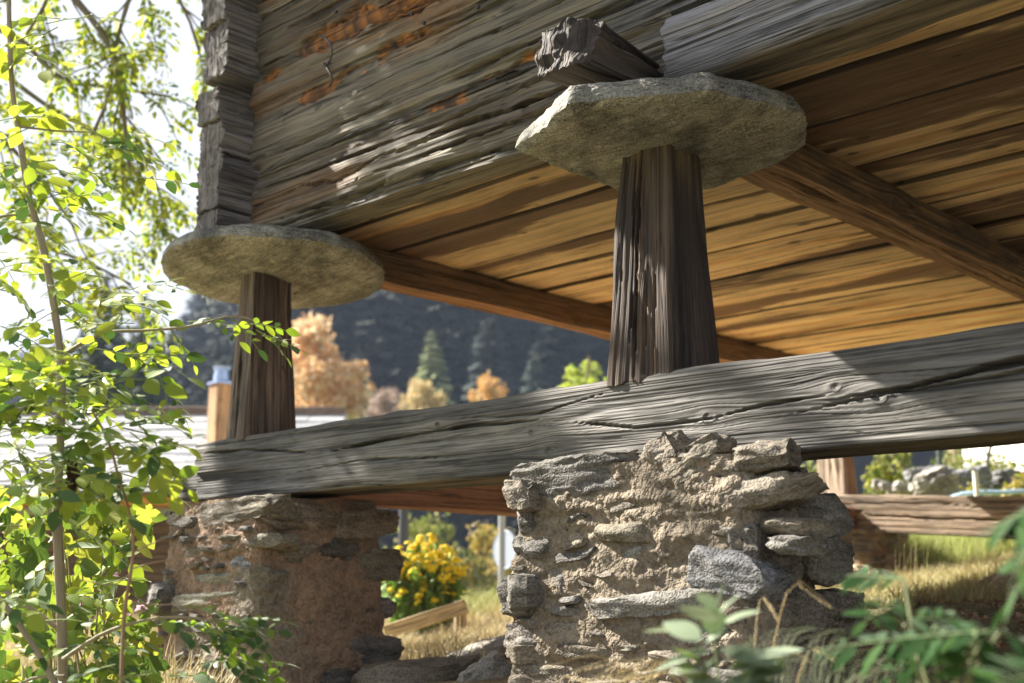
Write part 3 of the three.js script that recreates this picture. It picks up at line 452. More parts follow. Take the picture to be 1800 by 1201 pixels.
// ---------------------------------------------------------------- sill beams under the posts
rnd = RNG(151);
{
  const t = thing('front_beam', 'long grey cracked sill beam with knots, lying on both front stone piers', 'beam'), top = .683;
  const kd = (x, fy) => { let d = 0; for (const [kx, ky, r] of BK) { const q = Math.hypot((x - kx) / 1.5, fy - ky) / r; if (q < 2.2) d += .0025 * Math.exp(-((q - 1) ** 2) * 3) - .002 * Math.exp(-q * q * 4); } return d; };
  const line = (p) => (u) => { const x = u + BEAM.x0; for (let i = 0; i < p.length - 1; i++) if (x <= p[i + 1][0] || i === p.length - 2) { const f = clamp((x - p[i][0]) / (p[i + 1][0] - p[i][0]), -1, 2); return mix(p[i][1], p[i + 1][1], f) - .53; } };
  const ck = (p, w, d, wob = .006) => ({ f: 1, a: line(p), u0: p[0][0] - BEAM.x0, u1: p[p.length - 1][0] - BEAM.x0, w, d, wob });
  const g = timber({ L: BEAM.L, h: BEAM.h, d: BEAM.d, nu: 620, step: [.015, .0045, .012, .06], r: .018, seed: 601, hewn: .009, ridge: .0007, uv0: [0, 0], vary: .5, ends: .02,
    cracks: [ck([[-4.31, .55], [-3.76, .578], [-3.31, .582], [-2.86, .568]], .0075, .03), ck([[-2.83, .556], [-2.5, .505], [-2.2, .505], [-1.99, .529], [-1.72, .538]], .006, .02, .004), ck([[-1.99, .487], [-1.68, .517], [-1.42, .528], [-1.18, .548], [.6, .59]], .006, .02), ck([[-1.8, .53], [-1.57, .536], [-1.33, .562], [-1.18, .579], [.8, .6]], .014, .05), ck([[-5.35, .616], [-4.9, .611], [-4.31, .541]], .007, .022), ck([[-4.6, .47], [-4.0, .5], [-3.4, .47]], .005, .012), ck([[-3.4, .62], [-2.95, .60], [-2.6, .64]], .004, .01)],
    carve: (u, y, z, f) => (f === 1 ? kd(u + BEAM.x0, BEAM.h / 2 - y) : 0) + (f === 1 && u < .7 && y < -.01 ? -.012 * sm(.7, .3, u) : 0) + (f === 0 ? .006 * n2(u * 7, z * 8, 609) : 0),
    color: (u, y, z, f) => { const burn = sm(.85, .25, u + .2 * n2(u * 5, y * 9, 606)) * sm(.0, -.03, y), gr = .5 + .5 * n2(u * 1.1, y * 3, 607), b = f === 2 ? [.95, .78, .5] : [mix(.95, .99, gr), mix(.945, .97, gr), mix(.88, .96, gr)]; return b.map((v) => v * .72 * mix(1, .24, burn)); } });
  add('beam', g.translate(BEAM.x0, .53, -3.195 - BEAM.d / 2), M.beam, t);
  add('end_tenon', timber({ L: .3, h: .15, d: .24, nu: 36, step: [.008, .008, .008, .03], r: .03, seed: 611, hewn: .014, ridge: .004, ends: .02, tint: [.085, .074, .064], vary: .4, endDark: 1.15 }).translate(-5.53, .46, -3.34), M.wood, t, 'stepped lower end of the beam, darkened');
}
{
  const t = thing('cross_beam', 'brown cross beam running back beneath the left end of the front beam', 'beam');
  add('beam', lay(timber({ L: 6.2, h: .2, d: .22, nu: 240, step: [.04, .012, .012, .012], r: .014, seed: 621, hewn: .008, ridge: .001, tint: [.36, .17, .085], vary: .3 }), [-4.81, .455, -3.5], 'z'), M.wood, t);
  const t2 = thing('rear_beam', 'brown rear sill beam with long crack and sunlit patch, beyond the right pier', 'beam');
  add('beam', timber({ L: 6.4, h: .3, d: .26, nu: 340, step: [.03, .009, .02, .05], r: .012, seed: 631, hewn: .009, ridge: .0025, tint: [.36, .27, .19], vary: .3, cracks: [{ f: 1, a: (u) => .0 - .004 * u, u0: .1, u1: 6, w: .009, d: .04, wob: .02 }, { f: 1, a: .07, u0: .2, u1: 2.6, w: .005, d: .015, wob: .02 }] }).rotateZ(-.062).translate(-5.2, .545, -9.0), M.wood, t2);
}

// ---------------------------------------------------------------- posts
function post(name, label, o) {   // b, t: [x0, x1, z0, z1] at the foot and at the head
  const { b, t, y0, y1, seed, tint, cracks = [], res = .007, color } = o, H = y1 - y0, W = b[1] - b[0], D = b[3] - b[2], cx = (b[0] + b[1]) / 2, cz = (b[2] + b[3]) / 2, tx = (t[0] + t[1]) / 2, tz = (t[2] + t[3]) / 2;
  const g = thing(name, label, 'post', [cx, y0, cz], 'tapered posts between beam and stone discs');
  // timber's y becomes -x and its z stays z when laid upright
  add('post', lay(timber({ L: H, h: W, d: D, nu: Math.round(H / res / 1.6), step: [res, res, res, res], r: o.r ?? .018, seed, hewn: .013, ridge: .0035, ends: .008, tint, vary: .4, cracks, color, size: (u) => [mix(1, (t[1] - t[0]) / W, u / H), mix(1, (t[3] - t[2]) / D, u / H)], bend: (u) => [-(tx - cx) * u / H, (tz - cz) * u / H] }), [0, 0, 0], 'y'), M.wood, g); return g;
}
// faces when upright: 0 -> -x, 1 -> +z, 2 -> +x, 3 -> -z
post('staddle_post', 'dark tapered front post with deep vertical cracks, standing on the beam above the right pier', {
  b: [-2.635, -2.335, -3.485, -3.19], t: [-2.525, -2.325, -3.39, -3.185], y0: .665, y1: 1.53, seed: 651, res: .006,
  cracks: [{ f: 1, a: .012, u0: -.1, u1: .9, w: .011, d: .06, wob: .008 }, { f: 1, a: .035, u0: .05, u1: .95, w: .006, d: .03, wob: .006 }, { f: 1, a: -.03, u0: -.1, u1: .5, w: .006, d: .02 }, { f: 1, a: -.065, u0: -.1, u1: .4, w: .006, d: .02 }, { f: 1, a: .08, u0: .3, u1: .9, w: .004, d: .012 }, { f: 2, a: -.04, u0: .2, u1: .9, w: .006, d: .015 }, { f: 2, a: .05, u0: -.1, u1: .5, w: .007, d: .015 }],
  color: (u, y, z, f) => { const q = sm(-.2, .5, fb2(u * 2, (f & 1 ? y : z) * 16, 655, 3)), top = sm(.6, .85, u + .12 * n2(y * 30, z * 30, 656)); const a = f === 2 ? [.036, .026, .021] : [.05, .035, .027], b = f === 2 ? [.075, .052, .038] : [.135, .09, .06]; return [0, 1, 2].map((i) => mix(mix(a[i], b[i], q), [.36, .27, .15][i], top * .6 * q)); },  // +x face painted darker than the sunward face, as the light falls
});
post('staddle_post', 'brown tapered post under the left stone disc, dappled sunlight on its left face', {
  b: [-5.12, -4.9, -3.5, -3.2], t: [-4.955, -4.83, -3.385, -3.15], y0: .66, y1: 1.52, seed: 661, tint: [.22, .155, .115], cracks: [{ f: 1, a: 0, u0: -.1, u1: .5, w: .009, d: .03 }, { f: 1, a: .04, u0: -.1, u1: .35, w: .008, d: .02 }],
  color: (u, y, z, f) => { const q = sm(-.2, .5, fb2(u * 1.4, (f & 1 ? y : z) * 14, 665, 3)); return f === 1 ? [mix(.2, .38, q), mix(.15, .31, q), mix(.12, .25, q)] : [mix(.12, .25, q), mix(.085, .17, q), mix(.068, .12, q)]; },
});
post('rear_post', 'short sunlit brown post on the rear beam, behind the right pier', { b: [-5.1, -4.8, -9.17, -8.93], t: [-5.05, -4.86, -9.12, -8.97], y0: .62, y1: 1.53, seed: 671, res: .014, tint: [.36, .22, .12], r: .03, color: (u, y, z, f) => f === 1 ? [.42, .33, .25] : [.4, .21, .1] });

// ---------------------------------------------------------------- staddle stones
function disc(label, o) {
  const { c, r, th, seed, tilt = 0, shape = () => 1, tint = [.4, .39, .335], yaw = 0 } = o, t = thing('staddle_stone', label, 'stone disc', c, 'round stone discs under the barn');
  const A = 190, R = 46, na = (f, a, v, s) => n3(Math.cos(a) * f, Math.sin(a) * f, v, s), rim = (a) => r * (1 + .04 * na(1.6, a, seed, 1) + .015 * na(4, a, seed, 2) + .009 * na(16, a, seed, 3)) * shape(a), k = [Math.cos(yaw) * tilt, Math.sin(yaw) * tilt];
  const edge = (a, v) => .004 * na(12, a, v * 3, seed + 4) + .007 * na(34, a, v * 7, seed + 5);
  const P = (a, f, y, p) => { const q = rim(a) * f, x = Math.cos(a) * q, z = Math.sin(a) * q; p.set(x, y + k[0] * x + k[1] * z, z); return [x, z]; };
  const cc = (c3, x, z, g) => { const w = 1 + .5 * fb2(x * 6, z * 6, seed + 7, 4) - .28 * sm(.1, .4, fb2(x * 4 + z * 3, (z - x) * 12, seed + 17, 3)) + .14 * n2(x * 40, z * 60, seed + 8), l = sm(.1, .5, fb2(x * 4, z * 4, seed + 9, 3)); for (let i = 0; i < 3; i++) c3[i] = mix(tint[i], [.33, .325, .27][i], l * .6) * w * g; };
  const wrap = (j) => j / A * Math.PI * 2, under = grid(R, A, (i, j, p, c3, uv) => { const a = wrap(j), f = i / R, [x, z] = P(a, f, 0, p); p.y += .005 * fb2(x * 5, z * 5, seed + 11, 4) * 2 + .004 * n2(x * 30, z * 44, seed + 12) + .014 * sm(.93, 1, f) * (1 + .5 * na(3, a, 1, seed + 13)); if (o.flake) p.y += o.flake(a, f); cc(c3, x, z, 1); uv[0] = x; uv[1] = z; });
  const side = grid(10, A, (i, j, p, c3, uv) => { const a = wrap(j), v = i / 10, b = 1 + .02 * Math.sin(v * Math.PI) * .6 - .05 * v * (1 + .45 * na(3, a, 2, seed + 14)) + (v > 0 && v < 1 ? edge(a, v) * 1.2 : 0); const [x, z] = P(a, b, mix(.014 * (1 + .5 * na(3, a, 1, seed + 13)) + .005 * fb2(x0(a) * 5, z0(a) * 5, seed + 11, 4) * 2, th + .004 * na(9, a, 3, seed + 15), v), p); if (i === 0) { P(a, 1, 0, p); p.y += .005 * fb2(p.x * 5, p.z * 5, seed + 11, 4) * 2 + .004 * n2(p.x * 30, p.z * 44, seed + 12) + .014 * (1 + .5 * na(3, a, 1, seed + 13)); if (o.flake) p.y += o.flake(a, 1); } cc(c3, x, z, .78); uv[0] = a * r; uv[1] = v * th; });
  function x0(a) { return Math.cos(a) * rim(a); } function z0(a) { return Math.sin(a) * rim(a); }
  const top = grid(16, A, (i, j, p, c3, uv) => { const a = wrap(j), f = (1 - i / 16) * (1 + 0 - .05 * (1 + .45 * na(3, a, 2, seed + 14))), [x, z] = P(a, f, th + .004 * na(9, a, 3, seed + 15) * (1 - i / 16) + .012 * (i / 16), p); p.y += i ? .01 * n2(x * 9, z * 9, seed + 16) : 0; cc(c3, x, z, 1); uv[0] = x; uv[1] = z; });
  add('disc', merge([under, side, top]), M.stone, t);
  return t;
}
disc('rough stone disc with chipped rim under the barn, on the dark front post', { c: [-2.4, 1.495, -3.23], r: .525, th: .085, seed: 701, tilt: .01, yaw: -2.4, shape: (a) => { let m = 1.02; for (const [k, d] of [[Math.PI, .4], [1.965, .468], [1.1, .475], [.25, .505], [-1.25, .485], [-2.2, .485], [-.5, .515]]) { const c = Math.cos(a - k); if (c > .2) m = Math.min(m, d / c / .525); } return m; } });
disc('smoother stone disc under the left barn corner, on the brown post', { c: [-4.83, 1.475, -3.27], r: .555, th: .075, seed: 702, tilt: .085, yaw: .8, tint: [.5, .485, .42] });

// ---------------------------------------------------------------- stone piers
function pier(label, o) {
  const { X0, X1, Z0, Z1, y0, y1, seed, bat = .06, tint = [.33, .288, .238], front, rightFace = [], leftFill = true } = o; rnd = RNG(seed);
  const t = thing('stone_pier', label, 'stone pier', [(X0 + X1) / 2, y0, (Z0 + Z1) / 2], 'rubble stone piers under the beams'), H = y1 - y0, cx = (X0 + X1) / 2, cz = (Z0 + Z1) / 2;
  const W = X1 - X0, D = Z1 - Z0, per = 2 * (W + D), n = Math.round(per / .0075), m = Math.round(H / .0075);
  const bulge = (x, y, z) => .024 * fb3(x * 4, y * 9, z * 4, seed, 3) + .007 * n3(x * 16, y * 40, z * 16, seed + 6) + .0038 * n3(x * 46, y * 60, z * 46, seed + 7) + .003 * n3(x * 100, y * 100, z * 100, seed + 8);
  const ring = (s) => { s = ((s % per) + per) % per; const r = .07; let x, z, nx, nz; if (s < W) { x = -W / 2 + s; z = D / 2; nx = 0; nz = 1; } else if (s < W + D) { x = W / 2; z = D / 2 - (s - W); nx = 1; nz = 0; } else if (s < 2 * W + D) { x = W / 2 - (s - W - D); z = -D / 2; nx = 0; nz = -1; } else { x = -W / 2; z = -D / 2 + (s - 2 * W - D); nx = -1; nz = 0; } const ex = Math.max(0, Math.abs(x) - W / 2 + r), ez = Math.max(0, Math.abs(z) - D / 2 + r), e = Math.hypot(ex, ez); if (ex > 0 && ez > 0) { const k = e > r ? r / e : 1; x = Math.sign(x) * (W / 2 - r + ex * k); z = Math.sign(z) * (D / 2 - r + ez * k); nx = Math.sign(x) * ex / e; nz = Math.sign(z) * ez / e; } return [x, z, nx, nz]; };
  const paint = (x, y, z, c) => { const w = 1 + .3 * fb3(x * 5, y * 5, z * 5, seed + 9, 4), g = sm(.05, .4, fb3(x * 3 + 5, y * 4, z * 3, seed + 10, 3)); for (let i = 0; i < 3; i++) c[i] = mix(tint[i], [.36, .32, .27][i], g) * w; };
  const body = grid(m, n, (i, j, p, c, uv) => { const y = H * i / m, s = per * j / n, [x, z, nx, nz] = ring(s), b = bat * (1 - i / m), q = bulge(x, y, z); p.set(x * (1 + b / W * 2) + nx * q, y, z * (1 + b / D) + nz * q); paint(x, y, z, c); uv[0] = s; uv[1] = y; }, true);
  const lid = grid(24, 24, (i, j, p, c, uv) => { const x = (i / 24 - .5) * W, z = (j / 24 - .5) * D; p.set(x, H + .012 * n2(x * 9, z * 9, seed), z); paint(x, H, z, c); uv[0] = x; uv[1] = z; }, true);
  add('mortar', merge([body, lid]), M.mortar, t);
  const tints = [[.255, .22, .17], [.215, .193, .163], [.28, .24, .182], [.24, .205, .16], [.2, .185, .17]];
  let k = 0; const put = (x, y, z, w, h, d, a, ry, n = 9, ti) => { const g = stoneGeo(w, h, d, seed * 10 + k, { n, tint: ti || tints[Math.floor(rnd() * tints.length)] }); const mm = add('stone', g, M.stone, t); mm.position.set(x - cx, y - y0, z - cz); mm.rotation.set(rr(-.08, .08), ry, a); k++; };
  const placed = front.map((q) => [q[0], q[1], q[2], q[3]]);
  for (const [x, y, w, h, a = 0, out = .02, ti] of front) put(x, y, Z1 + bat * .5 * (1 - (y - y0) / H) - .1 + out * .68, w, h, .15, a, rr(-.08, .08), Math.round(8 + w * 22), ti);
  for (let i = 0; i < 900; i++) { const x = rr(X0 + .03, X1 - .01), y = rr(y0, y1 - .05), w = rr(.06, .26), h = Math.max(.016, w * rr(.12, .32)); if (placed.some((q) => Math.abs(q[0] - x) < (q[2] + w) * .42 && Math.abs(q[1] - y) < (q[3] + h) * .5 + .006)) continue; placed.push([x, y, w, h]); put(x, y, Z1 + bat * .5 * (1 - (y - y0) / H) - .038 + rr(-.012, .012), w, h, .12, rr(-.16, .16), rr(-.2, .2), 6); }
  const pr = rightFace.map((q) => [q[0], q[1], q[2], q[3]]);
  for (const [z, y, w, h, a = 0, out = .02, ti] of rightFace) put(X1 + bat * .5 * (1 - (y - y0) / H) - .1 + out, y, z, .16, h, w, 0, rr(-.1, .1), Math.round(8 + w * 20), ti);
  for (let i = 0; i < 150; i++) { const z = rr(Z0, Z1), y = rr(y0, y1 - .04), w = rr(.1, .28), h = w * rr(.25, .5); if (pr.some((q) => Math.abs(q[0] - z) < (q[2] + w) * .48 && Math.abs(q[1] - y) < (q[3] + h) * .58)) continue; pr.push([z, y, w, h]); put(X1 + bat * .5 * (1 - (y - y0) / H) - .075 + rr(-.01, .02), y, z, .14, h, w, 0, rr(-.15, .15), 8); }
  const pl = []; for (let i = 0; i < 60; i++) { const z = rr(Z0, Z1), y = rr(y0, y1 - .04), w = rr(.1, .28), h = w * rr(.3, .6); if (pl.some((q) => Math.abs(q[0] - z) < (q[2] + w) * .48 && Math.abs(q[1] - y) < (q[3] + h) * .58)) continue; pl.push([z, y, w, h]); put(X0 - bat * .5 * (1 - (y - y0) / H) + .085, y, z, .14, h, w, 0, 0, 7); }
  return t;
}
{ const p = at(1050, 826, 1).multiplyScalar(-3.14 / at(1050, 826, 1).z), t = thing('wooden_wedge', 'short brown wooden wedge on the top left slab, under the front beam', 'wedge', [p.x, p.y - .012, p.z]); add('wedge', lay(timber({ L: .062, h: .075, d: .12, nu: 10, step: [.01, .008, .01, .01], r: .006, seed: 690, hewn: .003, ridge: .002, tint: [.22, .15, .1], ends: .003, cracks: [{ f: 1, a: .008, u0: -.02, u1: .09, w: .004, d: .02 }] }), [0, 0, 0], 'y'), M.wood, t); }
const fz = (px, py, z) => { const p = at(px, py, 1); return p.multiplyScalar(z / p.z); };   // where a sight line meets the plane z
const st = (x0, y0, x1, y1, a = 0, out = .02, ti) => { const p = fz(x0, y0, -2.97), q = fz(x1, y1, -2.97); return [(p.x + q.x) / 2, (p.y + q.y) / 2, Math.abs(q.x - p.x), Math.abs(p.y - q.y), a, out, ti]; };
pier('lit rubble stone pier under the front post, with slab at its top left', {
  X0: -2.89, X1: -1.93, Z0: -3.36, Z1: -2.98, y0: -.75, y1: .365, seed: 31,
  front: [st(890, 815, 1095, 870, .06, .06), st(1110, 775, 1190, 860, .5, .03, [.3, .26, .2]), st(1150, 790, 1262, 840, .42, .045), st(1255, 785, 1385, 825, .1, .04), st(1210, 815, 1300, 845, .08, .03), st(1190, 852, 1400, 893, .14, .04, [.29, .25, .2]), st(1055, 872, 1140, 905, .15, .02), st(970, 900, 1040, 930, .3, .03), st(900, 895, 935, 935, 0, .05), st(898, 940, 975, 980, -.1, .06, [.3, .28, .255]), st(985, 925, 1035, 945, .1, .02), st(1130, 905, 1240, 965, .05, .01, [.29, .27, .22]), st(1320, 912, 1425, 938, -.1, .02), st(1335, 942, 1430, 975, -.05, .02), st(1080, 965, 1130, 985, .1, .05, [.36, .345, .325]), st(880, 1008, 945, 1082, .05, .06, [.26, .24, .215]), st(955, 1005, 1005, 1045, -.6, .03), st(1190, 970, 1355, 1050, -.12, .07, [.26, .26, .275]), st(1080, 990, 1190, 1030, .1, .02, [.28, .25, .215]), st(1030, 1040, 1310, 1085, .09, .08, [.29, .275, .255]), st(885, 1090, 960, 1160, .1, .06, [.33, .295, .26]), st(960, 1090, 1050, 1125, .12, .04, [.3, .26, .21]), st(905, 1085, 945, 1105, -.1, .05), st(1090, 1095, 1130, 1115, 0, .02), st(1180, 1100, 1300, 1135, .1, .03), st(900, 1165, 1010, 1210, 0, .05)],
  rightFace: [[-3.15, .27, .3, .14, 0, .05, [.3, .26, .2]], [-3.36, .19, .25, .12, 0, .1, [.27, .25, .22]], [-3.1, .08, .25, .16, 0, .05], [-3.36, .05, .2, .14, 0, .1], [-3.2, -.12, .35, .16, 0, .06], [-3.4, -.1, .2, .12, 0, .1], [-3.15, -.3, .3, .17, 0, .06]],
});
pier('shaded reddish rubble stone pier under the left end of the front beam', {
  X0: -5.26, X1: -4.46, Z0: -3.7, Z1: -3.0, y0: -.85, y1: .355, seed: 32, bat: .1, tint: [.42, .3, .225],
  front: [st(330, 885, 470, 920, .05, .05), st(410, 940, 470, 965, 0, .03), st(310, 1010, 420, 1030, .05, .04, [.38, .37, .3]), st(290, 1040, 440, 1075, .05, .05, [.4, .38, .31]), st(300, 960, 340, 990, 0, .02), st(395, 975, 440, 1000, .1, .03, [.36, .38, .4]), st(290, 1120, 400, 1150, .1, .03)],
  rightFace: [[-3.25, .27, .5, .12, 0, .05, [.36, .28, .2]], [-3.6, .25, .35, .13, 0, .07, [.33, .26, .2]], [-3.15, .1, .3, .09, 0, .04], [-3.45, .12, .3, .11, 0, .03], [-3.65, .06, .3, .14, 0, .05], [-3.6, -.15, .35, .1, 0, .04, [.3, .25, .22]], [-3.2, -.2, .4, .12, 0, .03], [-3.6, -.33, .4, .13, 0, .05], [-3.55, -.5, .5, .16, 0, .06]],
});
pier('small rough stone pier far behind, under the rear beam', {
  X0: -5.15, X1: -4.5, Z0: -9.35, Z1: -8.75, y0: -.4, y1: .38, seed: 33, tint: [.5, .33, .19],
  front: [], rightFace: [[-8.95, .3, .4, .14, 0, .05, [.34, .25, .16]], [-9.1, .12, .6, .17, 0, .1, [.4, .28, .17]], [-9.0, -.05, .5, .15, 0, .06]],
});

// ---------------------------------------------------------------- the shrub at the left
const bark = flat(1, 1, 1, .75, { vertexColors: true });
const LM = [leafMat(.2, .31, .02, .6, .95), leafMat(.29, .38, .024, .65, .96), leafMat(.06, .125, .024, .4, .85), leafMat(.37, .43, .035, .65, .96)];
for (const m of LM) { m.clearcoat = .35; m.clearcoatRoughness = .35; }
{
  rnd = RNG(801);
  const b0 = at(110, 1180, 3.4), t = thing('ash_sapling', 'tall green sapling with pinnate leaves and slender stem at the left edge', 'sapling', [b0.x, gh(b0.x, b0.z), b0.z]);
  const L = new Leaves(), inv = V(-b0.x, -gh(b0.x, b0.z), -b0.z), A = (l, d) => l.map(([x, y, k]) => at(x, y, k ?? d)), W = (pts) => pts.map((p) => p.clone().add(inv));
  const stems = [
    [[[108, 1330], [110, 1200], [106, 1060], [100, 900], [106, 760], [106, 640], [96, 550], [74, 430], [50, 345], [35, 250], [22, 170], [16, 60], [14, -80]], 3.4, .017, .006],
    [[[150, 1340], [110, 1230], [60, 1140], [0, 1055], [-60, 990]], 3.3, .011, .007], [[[110, 1112], [60, 1075], [20, 1048], [-40, 1010]], 3.4, .008, .005],
    [[[108, 625], [180, 587], [260, 581], [335, 574], [410, 556, 3.6], [470, 575, 3.7], [505, 605, 3.75]], 3.5, .006, .002],
    [[[104, 658], [60, 658], [0, 676], [-40, 690]], 3.4, .006, .003], [[[30, 222], [100, 230], [158, 232]], 3.4, .004, .002], [[[56, 378], [20, 378], [-30, 385]], 3.4, .005, .003],
    [[[110, 1160], [180, 1115], [270, 1088], [350, 1088], [400, 1100], [470, 1110]], 3.2, .006, .002], [[[112, 1190], [60, 1192], [0, 1220]], 3.3, .005, .003],
  ];
  const sp = stems.map(([l, d, a, b]) => [A(l, d), a, b]);
  add('stem', merge(sp.slice(0, 3).map(([p, a, b]) => tube(W(p), a, b, 10, [.3, .25, .19]))), bark, t);
  for (const [p, a, b] of sp.slice(3)) add('branch', tube(W(p), a, b, 7, [.26, .22, .13]), bark, t);
  const rach = [], leafAt = (x, y, d, ang, len, pairs, size, vs, tilt = .4) => {   // a compound leaf that starts near there, its direction within the picture's plane plus a lean
    const dir = RIGHT.clone().multiplyScalar(Math.cos(ang)).addScaledVector(V(0, 1, 0), Math.sin(ang)).addScaledVector(FH, rr(-tilt, tilt)), nr = V(0, 1, 0).addScaledVector(rdir(), .5).addScaledVector(FH, rr(-.9, .3));
    rach.push(tube(W(pinnate(L, at(x, y, d), dir, nr, len, pairs, size, vs, 0, rr(.2, .7))), .0022, .0011, 4, [.2, .25, .06], 1));
  };
  const region = (n, x0, x1, y0, y1, d0, d1, size, vs) => { for (let i = 0; i < n; i++) { const x = rr(x0, x1), y = rr(y0, y1), right = rnd() < .58; leafAt(x, y, rr(d0, d1), right ? rr(-.6, .5) : Math.PI - rr(-.5, .5), size * rr(2.4, 3.8), 2 + Math.floor(rr(0, 3)), size, vs); } };
  region(9, -40, 70, -20, 330, 3.2, 3.7, .062, [1, 3, 3]); region(4, 60, 130, 0, 90, 3.3, 3.6, .05, [0, 1, 1]); region(8, 130, 230, 225, 330, 3.3, 3.7, .05, [1, 3, 3, 2]);
  region(24, -30, 130, 240, 470, 3.2, 3.9, .05, [0, 1, 2, 3]); region(62, -30, 250, 470, 720, 3.1, 3.9, .056, [0, 1, 1, 3, 3, 2]); region(62, -30, 235, 640, 870, 3.0, 3.9, .06, [0, 1, 1, 3, 2, 0]);
  region(14, 20, 240, 700, 830, 3.0, 3.4, .056, [2, 1, 0]); region(13, -40, 180, 850, 1080, 3.0, 3.8, .058, [0, 1, 2]); region(20, -40, 330, 1060, 1220, 2.9, 3.4, .048, [2, 2, 0]);
  for (const [x, y, a] of [[330, 566, .15], [365, 560, -.3], [300, 580, -.9], [405, 558, -.7], [430, 570, .1], [450, 580, -.4], [250, 585, -1.3], [210, 590, -.7], [275, 650, -1.1], [300, 690, -.9], [460, 590, -.1]]) leafAt(x, y, 3.6, a, .13, 3, .04, [1, 2, 0], .3);
  for (let i = 0; i < 16; i++) leafAt(rr(330, 480), rr(1080, 1170), rr(3.05, 3.3), rr(-.9, .4), .14, 4, .038, [2, 2, 0], .3);
  for (let i = 0; i < 14; i++) L.put(frame(at(128 + rr(-8, 8), 805 + i * 3, 3.25), V(rr(-.3, .3), -1, rr(-.3, .3)), rdir(), rr(.03, .05)), 4);
  stuff(add('leaf_stalks', merge(rach), bark, t)); L.build(t, [leafGeo(.62, .16, .14, 5)], [...LM, leafMat(.07, .035, .02, .2, .9)], 300);
}
{ // thin reddish stems and lobed bright leaves in the lower left
  rnd = RNG(811); const b0 = at(212, 1200, 3.1), g0 = gh(b0.x, b0.z), inv = V(-b0.x, -g0, -b0.z);
  const t = thing('bare_shoot', 'thin reddish shoot with few twigs rising before the shaded left pier', 'shoot', [b0.x, g0, b0.z]), A = (l, d) => l.map(([x, y]) => at(x, y, d).add(inv));
  add('stem', tube(A([[212, 1330], [213, 1200], [218, 1080], [234, 960], [225, 895], [208, 840], [190, 775], [160, 720]], 3.1), .006, .003, 8, [.3, .19, .12]), bark, t);
  for (const l of [[[236, 970], [280, 950], [320, 935]], [[234, 1000], [265, 990], [350, 978]], [[232, 1005], [200, 1028], [140, 1020]], [[230, 1058], [270, 1064], [330, 1060]]]) add('twig', tube(A(l, 3.1), .0022, .001, 5, [.3, .2, .13]), bark, t);
  const c0 = at(160, 1180, 4.3), g1 = gh(c0.x, c0.z), t2 = thing('maple_shrub', 'bright yellow green shrub with lobed leaves, behind the sapling at the lower left', 'shrub', [c0.x, g1, c0.z]), L = new Leaves(), stems = [];
  const mm = [leafMat(.24, .33, .03, .55, .95), leafMat(.17, .26, .03, .5, .93), leafMat(.09, .16, .025, .45, .9), leafMat(.34, .37, .045, .55, .95)];
  for (let i = 0; i < 9; i++) { const q = at(rr(20, 230), rr(860, 980), rr(4.1, 4.6)); stems.push(tube([V(rr(-.2, .2), -.1, rr(-.2, .2)), q.clone().add(V(-c0.x, -g1, -c0.z)).multiplyScalar(.6), q.clone().add(V(-c0.x, -g1, -c0.z))], .007, .002, 5, [.24, .2, .1])); }
  add('stem', merge(stems), bark, t2);
  for (let i = 0; i < 330; i++) { const x = rr(-50, 255), y = 850 + 350 * rnd(), d = rr(3.9, 4.8); L.put(frame(at(x, y, d), rdir().multiplyScalar(.7).add(V(0, -.5, 0)).addScaledVector(RIGHT, .2), V(0, .5, 0).addScaledVector(rdir(), .8).addScaledVector(FH, -.5), rr(.06, .12)), Math.floor(rnd() * 4), rnd() < .55 ? 0 : 1); }
  L.build(t2, [lobed, leafGeo(.62, .16, .14, 5)], mm, 300);
  const F = new Leaves(), f0 = at(165, 1050, 4.9), g2 = gh(f0.x, f0.z), t3 = thing('pink_flower_clump', 'pale pink wildflowers among the leaves below the chalet wall', 'flowers', [f0.x, g2, f0.z]);
  const fs = []; for (let i = 0; i < 15; i++) { const p = at(rr(60, 250), rr(1010, 1100), rr(4.7, 5.1)), q = p.clone().add(V(-f0.x, -g2, -f0.z)); fs.push(tube([V(q.x * .8, 0, q.z * .8), q], .003, .002, 4, [.16, .2, .07], 1)); for (let k = 0; k < 7; k++) F.put(frame(p, rdir().add(V(0, .3, 0)), rdir(), .035)); }
  add('stem', merge(fs), bark, t3); F.build(t3, [leafGeo(.5, .1, .2, 3)], [leafMat(.75, .5, .62, .3, .9)], 120, 'petal');
}
